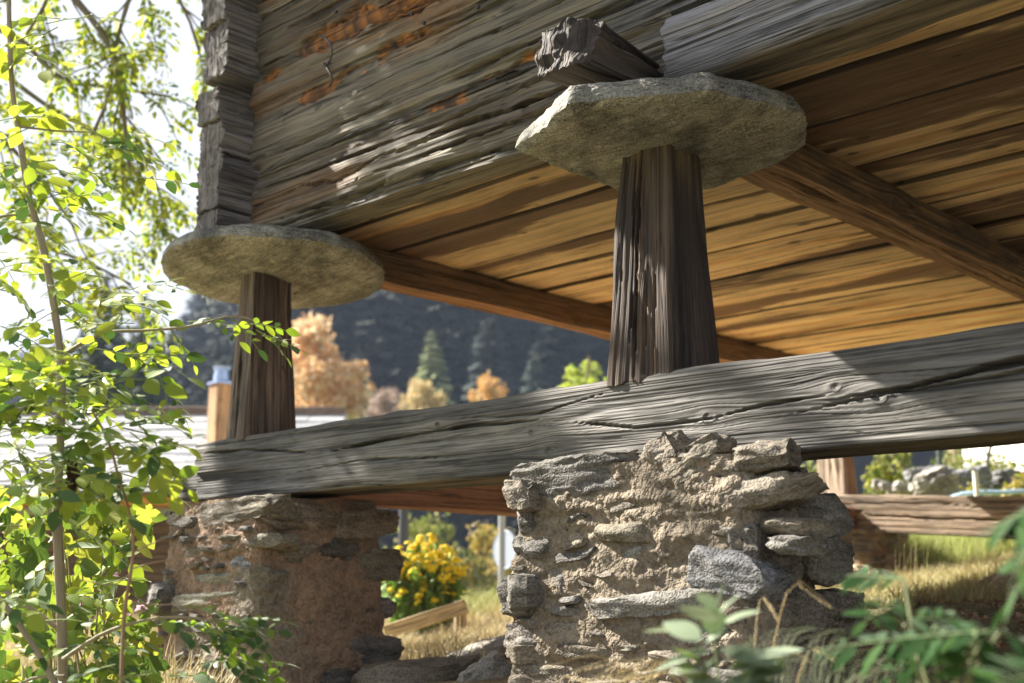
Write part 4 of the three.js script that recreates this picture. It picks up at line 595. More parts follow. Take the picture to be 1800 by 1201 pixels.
// ---------------------------------------------------------------- the ash tree whose boughs hang in from the left; it shades the front of the barn
{
  rnd = RNG(821); const bx = -9.6, bz = -1.9, g0 = gh(bx, bz), t = thing('ash_tree', 'large ash tree with hanging boughs, sunlit leaves and brown seed clusters, upper left', 'tree', [bx, g0, bz]);
  const L = new Leaves(), K = new Leaves(), wood = [], O = V(bx, g0, bz), loc = (p) => p.clone().sub(O);
  wood.push(tube([V(0, -.3, 0), V(.05, 1.6, 0), V(-.05, 3.2, .1), V(.1, 5, -.1), V(.2, 7.2, -.2)], .2, .05, 12, [.2, .17, .13]));
  const tw = (p, dir, len, r, n) => {   // a hanging twig with leaves
    const pts = [p.clone()]; let q = p.clone(), d = dir.clone().normalize();
    for (let i = 0; i < 5; i++) { d.add(V(rr(-.25, .25), -.09, rr(-.25, .25))).normalize(); q = q.clone().addScaledVector(d, len / 5); pts.push(q);
      if (i) for (let k = 0; k < n; k++) { const ld = d.clone().addScaledVector(rdir(), 1.1).add(V(0, -.2, 0)); pinnate(L, q, ld, V(0, 1, 0).addScaledVector(rdir(), .5), rr(.16, .26), 3 + Math.floor(rr(0, 3)), rr(.06, .085), [0, 1, 1, 2, 3], 0, .3, .95); } }
    wood.push(tube(pts.map(loc), r, r * .35, 5, [.15, .125, .09], 2));
    if (rnd() < .16) for (let k = 0; k < 60; k++) K.put(frame(q.clone().add(V(rr(-.1, .1), rr(-.2, .02), rr(-.1, .1))), V(rr(-.3, .3), -1, rr(-.3, .3)), rdir(), rr(.035, .05)));
  };
  const bough = (l, r0, r1, twigs, tl) => { const p = l.map((q) => q.length === 3 && q[2] > 0 ? at(...q) : V(...q)); wood.push(tube(p.map(loc), r0, r1, 8, [.17, .14, .1], 4)); const c = new THREE.CatmullRomCurve3(p); for (let i = 0; i < twigs; i++) { const s = .25 + .75 * (i + rnd()) / twigs; tw(c.getPoint(Math.min(1, s)), c.getTangent(Math.min(1, s)).addScaledVector(rdir(), .9), tl * rr(.6, 1.2), .008, 2); } };
  const T = (y) => [bx, g0 + y, bz];
  bough([T(5.2), [-9.3, 4.6, -2.7], [80, -40, 8.6], [150, 20, 8.5], [198, 95, 8.4], [215, 190, 8.4], [228, 300, 8.4]], .05, .015, 11, .55);
  bough([T(5.5), [-9.2, 5.2, -3.2], [250, -60, 8.6], [222, 10, 8.6], [200, 95, 8.5], [190, 170, 8.5], [160, 240, 8.5]], .035, .012, 8, .5);
  bough([T(4.6), [-9.3, 4.2, -2.9], [20, 60, 8.8], [110, 140, 8.8], [170, 150, 8.8], [240, 160, 8.8], [300, 170, 8.8]], .04, .01, 10, .5);
  bough([T(5.8), [-9, 5.8, -3.6], [200, -120, 9.2], [290, -40, 9.2], [330, 30, 9.2], [350, 90, 9.3]], .04, .012, 9, .45);
  bough([T(3.9), [-9.4, 3.4, -2.8], [-60, 200, 8.6], [20, 260, 8.5], [80, 330, 8.5], [130, 400, 8.4]], .04, .01, 12, .5);
  bough([T(4.3), [-9.2, 4.0, -3.3], [90, 190, 9.2], [180, 240, 9.2], [260, 300, 9.2], [285, 360, 9.2], [280, 400, 9.2]], .035, .008, 13, .45);
  bough([T(3.2), [-9.4, 2.6, -2.9], [-40, 400, 8.8], [60, 430, 8.8], [150, 460, 8.8], [230, 500, 8.8]], .035, .008, 11, .45);
  bough([T(6), [-9.4, 6, -2.9], [60, -160, 9], [100, -60, 9], [60, 40, 9], [10, 100, 9]], .04, .012, 9, .5);
  bough([T(6.2), [-9, 6.6, -3], [-8.3, 6.8, -3.8], [-7.8, 6.3, -4.4]], .06, .015, 14, .7); bough([T(6), [-9.2, 6.4, -1.4], [-8.6, 6.3, -.7]], .06, .015, 12, .7);
  bough([T(5.4), [-9.1, 6.4, -2.2], [-8.6, 6.8, -2.3], [-8.3, 6.3, -2.35]], .05, .012, 24, .55); bough([T(5), [-9.2, 5.9, -2.3], [-8.8, 6, -2.35], [-8.5, 5.7, -2.3]], .04, .012, 24, .5);  // unseen boughs here and below, added to keep sun off wall and beam
  bough([T(5), [-9.1, 6.0, -2.0], [-8.7, 6.4, -2.0], [-8.4, 6.3, -1.95]], .04, .01, 26, .4); bough([T(5.6), [-9.0, 6.4, -2.1], [-8.6, 6.6, -1.9], [-8.4, 6.5, -1.85]], .035, .01, 18, .35);
  bough([T(4), [-9, 4.6, -2.05], [-8.6, 4.8, -2.0], [-8.3, 4.4, -1.95]], .04, .01, 24, .4); bough([T(3.6), [-9.1, 4.2, -2.2], [-8.6, 4.1, -2.2]], .035, .01, 14, .4);
  bough([T(5), [-9, 5.2, -2.1], [-8.6, 5.2, -2.15], [-8.4, 4.9, -2.05]], .035, .01, 18, .4); bough([T(4.5), [-10, 4.9, -1.4], [-9.6, 4.9, -.9]], .05, .015, 12, .6);
  bough([T(6.6), [-9.2, 7.1, -1.9], [-8.6, 7.2, -1.8], [-8.2, 6.8, -1.7]], .05, .012, 18, .55); bough([T(6.8), [-10.2, 7.2, -2.6], [-10.8, 7, -3.2]], .05, .015, 12, .7);
  { const n0 = L.l.length, q = V(0, 0, 0); L.l = L.l.filter((e) => { q.setFromMatrixPosition(e.m); const s = -8.5 - q.x, y = q.y - s * .81, z = q.z - s * .25; return !(Math.hypot((y - 5.78) / .58, (z + 1.6) / .2) < 1 || (Math.hypot((y - 5.86) / .1, (z + 1.9) / .07) < 1) || (Math.hypot((y - 4.92) / .3, (z + 1.45) / .18) < 1 && rnd() < .8) || (Math.hypot((y - 3.6) / .4, (z + 2.35) / .2) < 1 && rnd() < .8)); }); console.log('open gap', n0 - L.l.length); }   // leaves cut out along sun rays so sun patches reach the timbers and pier
  add('trunk', wood[0], bark, t); add('boughs', merge(wood.slice(1)), bark, t);
  L.build(t, [leafGeo(.42, .15, .16, 3)], [leafMat(.24, .33, .024, .6, .95), leafMat(.34, .4, .03, .6, .95), leafMat(.1, .17, .022, .45, .9), leafMat(.4, .42, .055, .6, .95)], 300);
  K.build(t, [leafGeo(.2, .05, .1, 2)], [flat(.12, .07, .04, .9, { side: THREE.DoubleSide })], 40, 'seed');
  console.log('ash leaves', L.l.length);
}
// ---------------------------------------------------------------- between the piers
{
  rnd = RNG(841);
  const d = 9, c = at(745, 1100, d), g0 = gh(c.x, c.z), t = thing('coneflower_bush', 'tall clump of yellow coneflowers in bloom between the two piers', 'flower bush', [c.x, g0, c.z]), L = new Leaves(), F = new Leaves(), B = new Leaves(), s = [];
  for (let i = 0; i < 300; i++) { const a = rr(0, 6.283), k = Math.sqrt(rnd()), x = Math.cos(a) * k * .3, z = Math.sin(a) * k * .3, top = at(745, 945 + 50 * k * k + rr(-10, 22), d).y - g0, lean = rr(.9, 1.15), p = V(x * lean, top * mix(1, .45, Math.pow(rnd(), 2.2)), z * lean);
    s.push(tube([V(x * .6, 0, z * .6), V(x * .9, top * .5, z * .9), p], .005, .003, 4, [.13, .18, .05], 1));
    for (let j = 0; j < 12; j++) { const f = rr(.1, .85); L.put(frame(V(c.x + x * lean * f * 1.1 + rr(-.05, .05), g0 + p.y * f, c.z + z * lean * f * 1.1 + rr(-.05, .05)), rdir().add(V(0, -.1, 0)), V(0, 1, 0).addScaledVector(rdir(), .5), rr(.07, .13)), Math.floor(rnd() * 2)); }
    const q = V(c.x + p.x, g0 + p.y, c.z + p.z), ax = V(rr(-.5, .5), 1, rr(-.5, .5)).addScaledVector(FH, -.5).normalize(), u = ax.clone().cross(V(1, 0, .3)).normalize(), w = ax.clone().cross(u);
    for (let j = 0; j < 9; j++) { const b = j / 9 * 6.283 + rr(-.2, .2); F.put(frame(q, u.clone().multiplyScalar(Math.cos(b)).addScaledVector(w, Math.sin(b)).addScaledVector(ax, -.25), ax, rr(.038, .05)), rnd() < .3 ? 1 : 0); }
    B.put(frame(q, ax, u, .015));
  }
  add('stem', merge(s), bark, t); F.build(t, [leafGeo(.5, .1, .3, 3)], [leafMat(.82, .66, .015, .35, .95), leafMat(.8, .56, .01, .35, .95)], 300, 'petal'); L.build(t, [leafGeo(.5, .15, .2, 3)], [leafMat(.1, .2, .03, .35, .9), leafMat(.17, .3, .04, .4, .9)], 150);
  B.build(t, [new THREE.SphereGeometry(.5, 8, 6)], [flat(.3, .24, .03)], 60, 'flower_head');
  const g = (px, py, dd) => { const p = at(px, py, dd); return [p.x, gh(p.x, p.z), p.z]; };
  // leaning rail with a stake
  { const p = at(678, 1112, 8.2), q = at(818, 1066, 8.2), v = q.clone().sub(p), l = v.length(), t2 = thing('wooden_rail', 'slanting weathered board before the coneflowers, between the piers', 'board', [p.x, p.y, p.z]); t2.quaternion.setFromUnitVectors(V(1, 0, 0), v.normalize()); add('board', timber({ L: l, h: .095, d: .04, nu: 40, seed: 842, tint: [.62, .47, .26], step: [.02, .02, .02, .03], r: .006, hewn: .004 }), M.wood, t2); }
  for (const [x, y, h, lab] of [[803, 1066, .32, 'short pale stake under the right end of the slanting board'], [815, 1070, .26, 'thin stake right beside the end of the slanting board']]) { const p = at(x, y, 8.3), t2 = thing('stake', lab, 'stake', [p.x, p.y - h, p.z]); add('stake', lay(timber({ L: h + .03, h: .035, d: .035, nu: 12, seed: x, tint: [.5, .4, .27], step: [.012, .012, .012, .012], r: .008, hewn: .003 }), [0, 0, 0], 'y'), M.wood, t2); }
  // sign
  { const p = at(882, 1000, 12), y0 = gh(p.x, p.z), s0 = at(880, 967, 11.95), t2 = thing('round_sign', 'round white sign on a pale pole in the gap left of the front pier', 'sign', [p.x, y0, p.z]);
    add('pole', new THREE.CylinderGeometry(.035, .035, 1.25, 14).translate(0, .62, 0), flat(.4, .41, .42, .4, { metalness: .3 }), t2);
    const nrm = FH.clone().multiplyScalar(-.8).addScaledVector(RIGHT, -.95).normalize(), q = new THREE.Quaternion().setFromUnitVectors(V(0, 1, 0), nrm), k = s0.clone().sub(V(p.x, y0, p.z)).addScaledVector(nrm, -.06);
    const dm = add('sign_disc', new THREE.CylinderGeometry(.19, .19, .012, 40), flat(.33, .37, .45, .5), t2); dm.position.copy(k); dm.quaternion.copy(q);
    const rim = add('rim', new THREE.TorusGeometry(.188, .01, 8, 40).rotateX(Math.PI / 2), flat(.3, .34, .42, .4), t2); rim.position.copy(k); rim.quaternion.copy(q);
    const br = add('bracket', new THREE.BoxGeometry(.05, .03, .16), flat(.5, .54, .62, .5), t2); br.position.copy(k).addScaledVector(nrm, -.03); br.quaternion.copy(q); }
  { const p = at(709, 960, 13), y0 = gh(p.x, p.z), t2 = thing('dark_post', 'dark metal post standing behind the coneflowers', 'post', [p.x, y0, p.z]); add('post', new THREE.CylinderGeometry(.055, .06, 1.5, 14).translate(0, .72, 0), flat(.06, .065, .08, .5), t2); add('post_cap', new THREE.CylinderGeometry(.065, .065, .05, 14).translate(0, 1.48, 0), flat(.05, .05, .06, .5), t2); }
  broadleaf('bush', 'yellow and green autumn bush behind the round sign', 'bush', { px: 850, top: 890, d: 20, w: 1.6, h: 1.7, sink: .8, cols: [[.62, .42, .08], [.5, .42, .08], [.35, .36, .08], [.66, .5, .16]], n: 2200, size: .1, seed: 846, trunk: false, parts: 60 });
  broadleaf('bush', 'pale green bush in the gap behind the coneflowers, left of the sign', 'bush', { px: 760, top: 885, d: 22, w: 2.0, h: 1.6, sink: .8, cols: [[.42, .46, .1], [.34, .42, .1], [.55, .52, .16]], n: 2200, size: .11, seed: 847, trunk: false, parts: 60 });
  broadleaf('bush', 'low green undergrowth bush below the round sign', 'bush', { px: 840, top: 985, d: 15, w: 1.5, h: .6, sink: .5, cols: [[.26, .34, .1], [.36, .4, .14], [.6, .5, .25]], n: 1500, size: .08, seed: 848, trunk: false, parts: 60 });
  // stones and a grey log on the ground in the gap
  let k = 0; const rock = (label, px, py, dd, w, h, dp, a, ry, tint, name = 'rock') => { const p = at(px, py, dd), t2 = thing(name, label, 'rock', [p.x, p.y, p.z]); const m = add('stone', stoneGeo(w, h, dp, 860 + k++, { n: 18, tint, rough: .12 }), M.stone, t2); m.rotation.set(0, ry, a); };
  rock('big grey slab rock leaning beside the foot of the front pier', 850, 1150, 5.7, .38, .1, .25, .3, .78, [.55, .52, .48]);
  rock('pale grey rock at the bottom edge, left of the front pier', 855, 1198, 5.0, .22, .16, .2, .6, .7, [.46, .43, .4]);
  rock('flat brown rock at the foot of the shaded pier', 735, 1196, 5.3, .5, .16, .4, .05, .7, [.3, .25, .2]);
  rock('small brown rock on the soil between the piers', 795, 1190, 5.4, .25, .1, .2, .1, .7, [.42, .32, .22]);
  rock('tiny pale rock on the sunlit soil between the piers', 790, 1158, 6.2, .12, .06, .1, .1, .7, [.55, .5, .42]);
}
// ---------------------------------------------------------------- behind, at the right
{
  rnd = RNG(881); let k = 0;
  const rock = (label, px, py, dd, w, h, dp, a, tint) => { const p = at(px, py, dd), t2 = thing('boulder', label, 'boulder', [p.x, p.y, p.z]); const m = add('stone', stoneGeo(w, h, dp, 890 + k++, { n: 20, tint, rough: .14 }), M.stone, t2); m.rotation.set(0, .78, a); };
  rock('pale sunlit boulder just above the rear beam', 1647, 862, 11.6, .36, .36, .3, .3, [.55, .52, .47]);
  rock('dark blue grey boulder right of the pale boulder', 1705, 850, 12.6, .42, .3, .35, .1, [.3, .31, .34]);
  rock('grey boulder behind the pale boulder, higher on the bank', 1630, 838, 13, .5, .2, .35, .15, [.4, .4, .42]);
  rock('grey boulder at the right edge of the stone bank', 1775, 852, 12.8, .4, .28, .35, 0, [.32, .33, .35]);
  for (let i = 0; i < 9; i++) rock(['tiny pale rubble stone nearest the rear post', 'second rubble stone right of the rear post', 'third rubble stone right of the rear post, dull grey', 'fourth rubble stone along the beam top', 'rounded rubble stone midway to the pale boulder', 'flat rubble stone midway to the pale boulder', 'rubble stone just left of the pale boulder', 'rubble stone up the bank under the bush', 'rubble stone beside the dark boulder'][i], 1545 + i * 13, 857 + rr(-6, 8), 11.3 + rr(0, .8), .12, .09, .1, rr(-.3, .3), [.5, .48, .45]);
  rock('large pale sunlit rock on the ground at the right edge', 1790, 1085, 6.4, .55, .4, .5, .25, [.6, .5, .38]);
  rock('brown earthy rock right of the front pier', 1512, 1035, 7.0, .2, .22, .2, 0, [.55, .43, .28]);
  broadleaf('bush', 'yellow green bush behind the rear post, above the rear beam', 'bush', { px: 1565, top: 775, d: 13.4, w: .75, h: .8, sink: .2, cols: [[.38, .42, .04], [.5, .48, .06], [.2, .28, .04]], n: 1300, size: .07, seed: 901, trunk: false, parts: 100 });
  broadleaf('bush', 'dark green hedge beneath the beam at the far right', 'bush', { px: 1690, top: 770, d: 16, w: 1.5, h: .9, sink: .5, cols: [[.22, .3, .06], [.34, .38, .06], [.45, .45, .12]], n: 2200, size: .07, seed: 902, trunk: false, parts: 100 });
  broadleaf('bush', 'yellow leaved bush above the rear beam at the right edge', 'bush', { px: 1795, top: 808, d: 10.8, w: .42, h: .5, sink: .1, cols: [[.62, .5, .08], [.5, .5, .08], [.7, .55, .2]], n: 420, size: .07, seed: 903, trunk: false, parts: 150 });
  broadleaf('bush', 'small yellow plant on the rear beam beside the white stake', 'plant', { px: 1715, top: 848, d: 10.6, w: .22, h: .14, sink: .1, cols: [[.62, .5, .06], [.5, .5, .08]], n: 90, size: .05, seed: 904, trunk: false, parts: 90 });
  broadleaf('bush', 'golden autumn bush under the rear beam at the right edge', 'bush', { px: 1770, top: 935, d: 10.6, w: .75, h: .5, sink: .1, cols: [[.66, .46, .08], [.6, .5, .12], [.7, .55, .25]], n: 800, size: .06, seed: 905, trunk: false, parts: 150 });
  broadleaf('bush', 'small green plant under the rear beam, right of the rear pier', 'plant', { px: 1595, top: 945, d: 10.4, w: .35, h: .25, sink: .05, cols: [[.4, .5, .06], [.3, .4, .06]], n: 260, size: .05, seed: 906, trunk: false, parts: 100 });
  broadleaf('bush', 'green bush seen left of the rear post under the front beam', 'bush', { px: 1415, top: 795, d: 15, w: .8, h: .7, sink: .4, cols: [[.36, .42, .1], [.3, .36, .08], [.5, .5, .2]], n: 900, size: .07, seed: 907, trunk: false, parts: 80 });
  { const p = at(1800, 790, 20), t = thing('white_building', 'bright white wall of a building at the far right', 'building', [p.x, gh(p.x, p.z) - .5, p.z], undefined, .8); add('wall', new THREE.BoxGeometry(1.0, 4.4, 3).translate(.08, 2.2, 0), flat(.82, .79, .7, .9), t); add('roof', new THREE.BoxGeometry(1.4, .15, 3.4).translate(.08, 4.5, 0), flat(.2, .16, .14), t); }
  { const p = at(1652, 800, 15), y0 = gh(p.x, p.z), t = thing('lamp_post', 'thin dark pole standing among the bushes at the right', 'pole', [p.x, y0, p.z]); add('pole', new THREE.CylinderGeometry(.03, .035, 2.6, 10).translate(0, 1.3, 0), flat(.04, .06, .06, .5), t); add('base', new THREE.CylinderGeometry(.07, .08, .1, 10).translate(0, .05, 0), flat(.05, .06, .06, .5), t); }
  { const p = at(1675, 775, 17), y0 = gh(p.x, p.z), t = thing('wooden_post', 'pale wooden post behind the thin dark pole', 'post', [p.x, y0, p.z]); add('post', lay(timber({ L: 2.2, h: .12, d: .12, nu: 12, seed: 911, tint: [.6, .48, .33], step: [.03, .03, .03, .03] }), [0, 0, 0], 'y'), M.wood, t); }
  { const a = at(1738, 800, 15), b = at(1758, 745, 15), t = thing('leaning_bar', 'slanting dark bar before the white wall', 'bar', [a.x, a.y - .4, a.z]); add('bar', tube([V(-.06, -.35, 0), V(0, .4, 0).addScaledVector(RIGHT, 0), b.clone().sub(a).add(V(0, .4, 0)), b.clone().sub(a).multiplyScalar(2.2).add(V(0, .4, 0))], .025, .025, 8, [.08, .08, .09]), bark, t); }
  { const p = at(1718, 872, 10.4), t = thing('white_stake', 'short white plastic stake behind the rear beam', 'stake', [p.x, p.y - .1, p.z]); add('stake', new THREE.CylinderGeometry(.022, .022, .3, 12).translate(0, .15, 0), flat(.8, .78, .7, .5), t); add('cap', new THREE.CylinderGeometry(.025, .024, .02, 12).translate(0, .31, 0), flat(.75, .72, .65, .5), t); }
  { const a = at(1680, 874, 10.5), t = thing('blue_hose', 'pale blue hose lying behind the rear beam at the right', 'hose', [a.x, a.y, a.z]); add('hose', tube([at(1650, 884, 10.6), at(1690, 870, 10.5), at(1725, 866, 10.5), at(1765, 866, 10.5), at(1800, 864, 10.6), at(1850, 868, 10.6)].map((p) => p.sub(a)), .02, .02, 10, [.45, .66, .85]), bark, t); }
}
// ---------------------------------------------------------------- grass and dead stalks
function bladesGeo(n, h, w, seed, spread = .08, bend = .5, cols = [[.4, .34, .16]]) {
  const R = RNG(seed), P = [], C = [], I = [];
  for (let b = 0; b < n; b++) {
    const a = R() * 6.283, r = Math.sqrt(R()) * spread, x = Math.cos(a) * r, z = Math.sin(a) * r, H = h * (.5 + .6 * R()), da = a + (R() - .5) * 2, l = bend * H * (.2 + .9 * R()), ww = w * (.7 + .6 * R()), c = cols[Math.floor(R() * cols.length)], k0 = P.length / 3, px = -Math.sin(da) * ww, pz = Math.cos(da) * ww;
    for (let i = 0; i <= 4; i++) { const t = i / 4, X = x + Math.cos(da) * l * t * t, Z = z + Math.sin(da) * l * t * t, Y = H * (t - .25 * bend * t * t), q = 1 - t * .92; P.push(X - px * q, Y, Z - pz * q, X + px * q, Y, Z + pz * q); C.push(...c.map((v) => v * .85), ...c.map((v) => v * .85)); if (i) { const e = k0 + 2 * (i - 1); I.push(e, e + 1, e + 2, e + 1, e + 3, e + 2); } }
  }
  const g = new THREE.BufferGeometry(); g.setAttribute('position', new THREE.Float32BufferAttribute(P, 3)); g.setAttribute('color', new THREE.Float32BufferAttribute(C, 3)); g.setIndex(I); g.computeVertexNormals(); return g;
}
const grassM = Object.assign(leafMat(1, 1, 1, .3, .9), { vertexColors: true });
function turf(name, label, geo, n, seed, where, lo = .7, hi = 1.3) {
  rnd = RNG(seed); const l = []; for (let i = 0; i < n * 6 && l.length < n; i++) { const p = where(); if (!p) continue; const s = rr(lo, hi); l.push(new THREE.Matrix4().makeRotationY(rr(0, 6.28)).scale(V(s, s * rr(.8, 1.2), s)).setPosition(p[0], gh(p[0], p[1]) - .01, p[1])); }
  const im = new THREE.InstancedMesh(geo, grassM, l.length); l.forEach((m, i) => im.setMatrixAt(i, m)); im.name = numbered(name); im.castShadow = im.receiveShadow = true; scene.add(im); stuff(im, label, 'grass');
}
const straw = [[.6, .5, .27], [.68, .58, .33], [.45, .36, .18]], green = [[.22, .3, .07], [.3, .36, .09], [.42, .42, .14]];
const inView = (a0, a1, d0, d1) => () => { const d = Math.sqrt(mix(d0 * d0, d1 * d1, rnd())), a = rr(a0, a1) / 2109, p = FH.clone().multiplyScalar(d).addScaledVector(RIGHT, a * d); if (p.x > -5.3 && p.x < -1.8 && p.z > -3.8 && p.z < -2.9) return null; return [p.x, p.z]; };
turf('dry_grass', 'dry straw coloured grass on the ground between and behind the piers', bladesGeo(16, .13, .0035, 5, .09, .9, straw), 1900, 951, inView(-260, 0, 5.6, 18));
turf('green_grass', 'fresh green grass growing behind the coneflowers and the sign', bladesGeo(16, .24, .004, 6, .1, .6, green), 1500, 952, inView(-330, 0, 10, 22));
turf('dry_grass', 'tan dry grass on the bank right of the front pier', bladesGeo(14, .12, .0035, 7, .1, .9, [[.62, .55, .3], [.55, .52, .26], [.45, .46, .18], [.5, .38, .2]]), 2600, 953, inView(560, 960, 6.2, 11));
turf('green_grass', 'pale green feathery grass beyond the rear beam at the right', bladesGeo(18, .3, .003, 8, .1, .5, [[.5, .55, .18], [.42, .5, .14], [.6, .58, .28]]), 1500, 954, inView(640, 960, 9.6, 13));
turf('green_grass', 'grass under the shrubs at the lower left', bladesGeo(16, .3, .004, 9, .1, .6, green.concat(straw)), 1600, 955, inView(-980, -520, 4.2, 11));
turf('dry_leaf_litter', 'dead brown leaves and straw scattered on the soil', bladesGeo(6, .05, .012, 10, .09, 2.5, [[.35, .2, .1], [.5, .34, .18], [.25, .16, .09]]), 1600, 956, inView(-300, 960, 3.4, 9), .6, 1.2);
{
  rnd = RNG(961);
  // grasses with nodding heads before the front pier
  const tuft = (label, px, py, d, n, cols, h, sp, heads, lean) => {
    const b = at(px, py, d), t = thing('grass_tuft', label, 'grass tuft', [b.x, b.y, b.z]), g = [], sd = [];
    for (let i = 0; i < n; i++) {
      const a = rr(0, 6.283), H = h * rr(.55, 1.1), dx = RIGHT.clone().multiplyScalar(lean * rr(.5, 1.3) * H + rr(-.1, .1) * H).addScaledVector(FH, rr(-.25, .25) * H), o = V(rr(-sp, sp), -.05, rr(-sp, sp));
      const top = o.clone().add(V(0, H, 0)).addScaledVector(dx, .8), tip = o.clone().add(V(0, H * (heads ? .82 : 1.05), 0)).addScaledVector(dx, 1.5), col = cols[Math.floor(rnd() * cols.length)];
      g.push(tube([o, o.clone().add(V(0, H * .55, 0)).addScaledVector(dx, .3), top, tip], .0008, heads ? .0006 : .0004, 4, col, 3));
      if (heads && rnd() < .8) for (let k = 0; k < 9; k++) { const q = top.clone().lerp(tip, k / 9 + .1), m = new THREE.SphereGeometry(1, 5, 4).toNonIndexed(); m.applyMatrix4(frame(q.add(V(rr(-.003, .003), -.004, rr(-.003, .003))), tip.clone().sub(top).add(V(0, -.02, 0)), V(0, 1, .2), .006, .0014, .0014)); const c = new Float32Array(m.attributes.position.count * 3); for (let z = 0; z < c.length; z += 3) { c[z] = .7; c[z + 1] = .55; c[z + 2] = .28; } m.setAttribute('color', new THREE.BufferAttribute(c, 3)); sd.push(m); }
    }
    stuff(add('blades', merge(g), bark, t)); if (sd.length) stuff(add('seed_heads', merge(sd), bark, t));
  };
  const gold = [[.62, .48, .22], [.55, .4, .17], [.7, .56, .3]], dk = [[.08, .11, .05], [.14, .16, .08], [.24, .25, .15]];
  tuft('golden nodding grass arching left before the foot of the front pier', 1215, 1225, 2.5, 14, gold, .13, .06, true, -1.3);
  tuft('golden grass with seed heads low at the left of the front pier foot', 1000, 1225, 2.7, 8, gold, .09, .06, true, .9);
  tuft('tall thin grass with nodding heads right of the pale leafy plant', 1350, 1225, 2.4, 4, gold, .26, .06, true, .35);
  tuft('fine dark green grass tuft before the dark side of the front pier', 1400, 1225, 2.3, 55, dk, .16, .09, false, .3);
  tuft('grey green grass tuft low at the bottom edge beside the fern leaves', 1500, 1225, 2.2, 34, dk, .12, .08, false, .6);
  tuft('dead straw stalks standing right of the rear pier', 1600, 1065, 7.2, 14, gold, .42, .08, false, .1);
  tuft('broken straw tangle on the sunlit bank at the right', 1700, 1065, 6.8, 26, gold, .2, .12, false, .4);
}
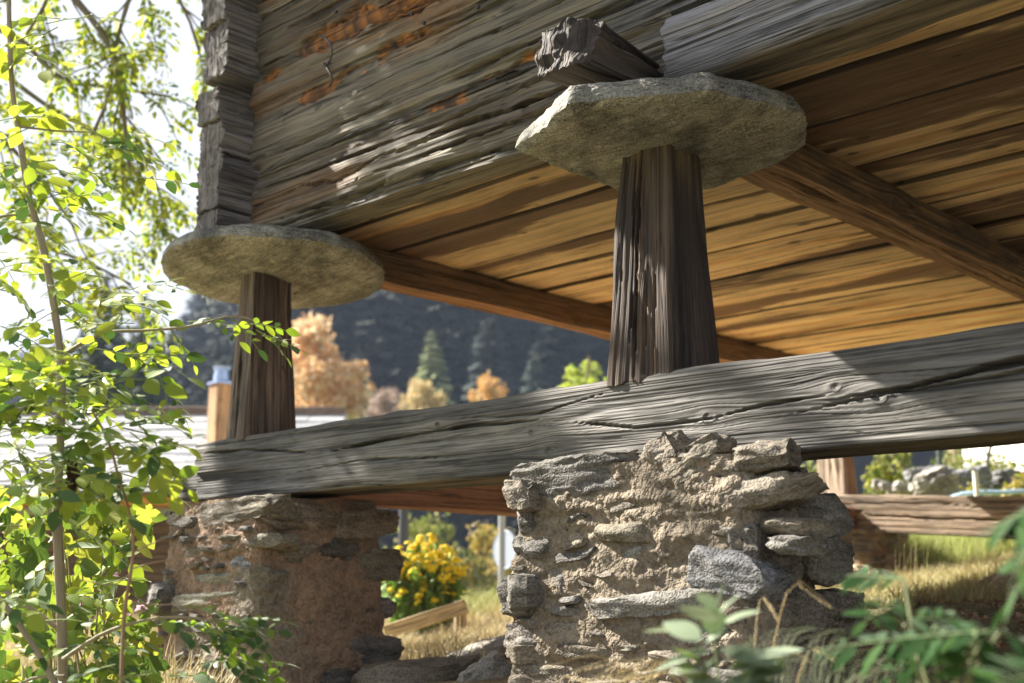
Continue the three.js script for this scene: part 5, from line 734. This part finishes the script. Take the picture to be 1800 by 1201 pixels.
// ---------------------------------------------------------------- out of focus plants close to the camera
{
  rnd = RNG(971);
  { const b = at(1265, 1260, 2.135), t = thing('pale_leafy_plant', 'blurred plant with pale sunlit leaves at the bottom, before the front pier', 'plant', [b.x, b.y - .15, b.z]), L = new Leaves(), o = V(b.x, b.y - .15, b.z), s = [];
    s.push(tube([at(1270, 1400, 2.135), at(1265, 1200, 2.135), at(1255, 1110, 2.147), at(1265, 1075, 2.147)].map((p) => p.sub(o)), .004, .002, 6, [.25, .3, .15]));     for (const [ox, oy, q] of [[-38, 42, 3.02], [58, 62, 3.03]]) for (let i = 0; i < 9; i++) L.put(frame(at(1265 + ox + rr(-6, 6), 1070 + oy + 14 * i, 1.976 + rr(-.05, .05)), RIGHT.clone().multiplyScalar(rnd() < .5 ? rr(.4, 1) : -rr(.4, 1)).addScaledVector(UPV, rr(-.3, .7)).addScaledVector(FH, rr(-.5, .4)), SUN.clone().addScaledVector(FH, -.5).add(V(0, .6, 0)).addScaledVector(rdir(), .4), rr(.05, .092)), Math.floor(rnd() * 3));
    for (const ox of [-38, 58]) s.push(tube([at(1268 + ox * .6, 1400, 1.976), at(1265 + ox, 1200, 1.976), at(1265 + ox, 1100 + Math.abs(ox) * .3, 1.976)].map((p) => p.sub(o)), .0035, .0018, 6, [.25, .3, .15]));
    for (const [x, y, a, l, v] of [[1260, 1105, 2.6, .055, 0], [1262, 1110, .5, .05, 1], [1255, 1150, 3.4, .07, 0], [1265, 1150, -.2, .075, 0], [1258, 1165, 3.9, .065, 1], [1268, 1170, -.1, .085, 2], [1262, 1078, 1.4, .03, 0], [1260, 1080, 2.4, .035, 0], [1266, 1085, .8, .03, 1], [1262, 1190, 3.0, .06, 1], [1270, 1195, -.5, .07, 1], [1264, 1130, 1.9, .045, 1], [1272, 1215, .4, .07, 1], [1255, 1210, 2.7, .06, 2], [1280, 1185, .3, .06, 0]]) L.put(frame(at(x, y - 8, 1.952 + rr(-.04, .04)), RIGHT.clone().multiplyScalar(Math.cos(a)).addScaledVector(UPV, Math.sin(a)).addScaledVector(FH, rr(-.5, .3)), SUN.clone().addScaledVector(FH, -.5).add(V(0, .6, 0)).addScaledVector(rdir(), .3), l * 1.52), v);
    const pm = [leafMat(.22, .28, .17, .25, .9), leafMat(.13, .19, .085, .3, .9), leafMat(.2, .3, .035, .5, .93)]; for (const m of pm) { m.clearcoat = .3; m.clearcoatRoughness = .4; } add('stem', merge(s), bark, t); L.build(t, [leafGeo(.58, .12, .12, 6)], pm); }
  const fern = (label, list, base) => { const b = at(base[0], base[1], base[2] * 1.4), t = thing('feathery_plant', label, 'plant', [b.x, b.y, b.z]), L = new Leaves(), r = [];
    for (const [x, y, d, x2, y2, d2, n, sz] of list) { const p = at(x, y, d * 1.4), q = at(x2, y2, d2 * 1.4), v = q.clone().sub(p), l = v.length(); const pts = pinnate(L, p, v, V(0, 1, 0).addScaledVector(FH, -.55), l, n, sz * 1.4, [0, 0, 1], 0, .12, 1.15); r.push(tube(pts.map((e) => e.clone().sub(b)), .003, .0012, 5, [.12, .18, .07], 1)); r.push(tube([V(rr(-.05, .05), -.15, rr(-.05, .05)), p.clone().sub(b).multiplyScalar(.6), p.clone().sub(b)], .004, .003, 5, [.2, .22, .1])); }
    add('stem', merge(r), bark, t); const fm = [leafMat(.02, .06, .012, .3, 1), leafMat(.032, .08, .014, .35, 1)]; for (const m of fm) m.specularIntensity = .4; L.build(t, [leafGeo(.36, .1, .15, 7, .22)], fm); };
  fern('blurred green pinnate leaves low at the right, before the dark pier side', [[1740, 1112, 1.25, 1430, 1125, 1.35, 11, .042], [1650, 1100, 1.3, 1560, 1185, 1.3, 6, .04], [1720, 1105, 1.25, 1700, 1190, 1.25, 6, .04], [1590, 1020, 1.4, 1490, 1005, 1.45, 5, .036], [1580, 1055, 1.45, 1520, 1085, 1.4, 5, .034], [1600, 1090, 1.35, 1700, 1085, 1.35, 5, .036], [1760, 1110, 1.25, 1840, 1150, 1.25, 5, .04]], [1640, 1290, 1.3]);
  fern('blurred dark green leaves hanging at the right edge', [[1850, 880, 1.15, 1735, 925, 1.2, 5, .042], [1840, 960, 1.15, 1750, 1085, 1.2, 6, .042], [1850, 910, 1.1, 1780, 1010, 1.12, 6, .045], [1860, 1180, 1.1, 1745, 1195, 1.1, 5, .042]], [1890, 1200, 1.12]);
}
renderer.render(scene, camera);
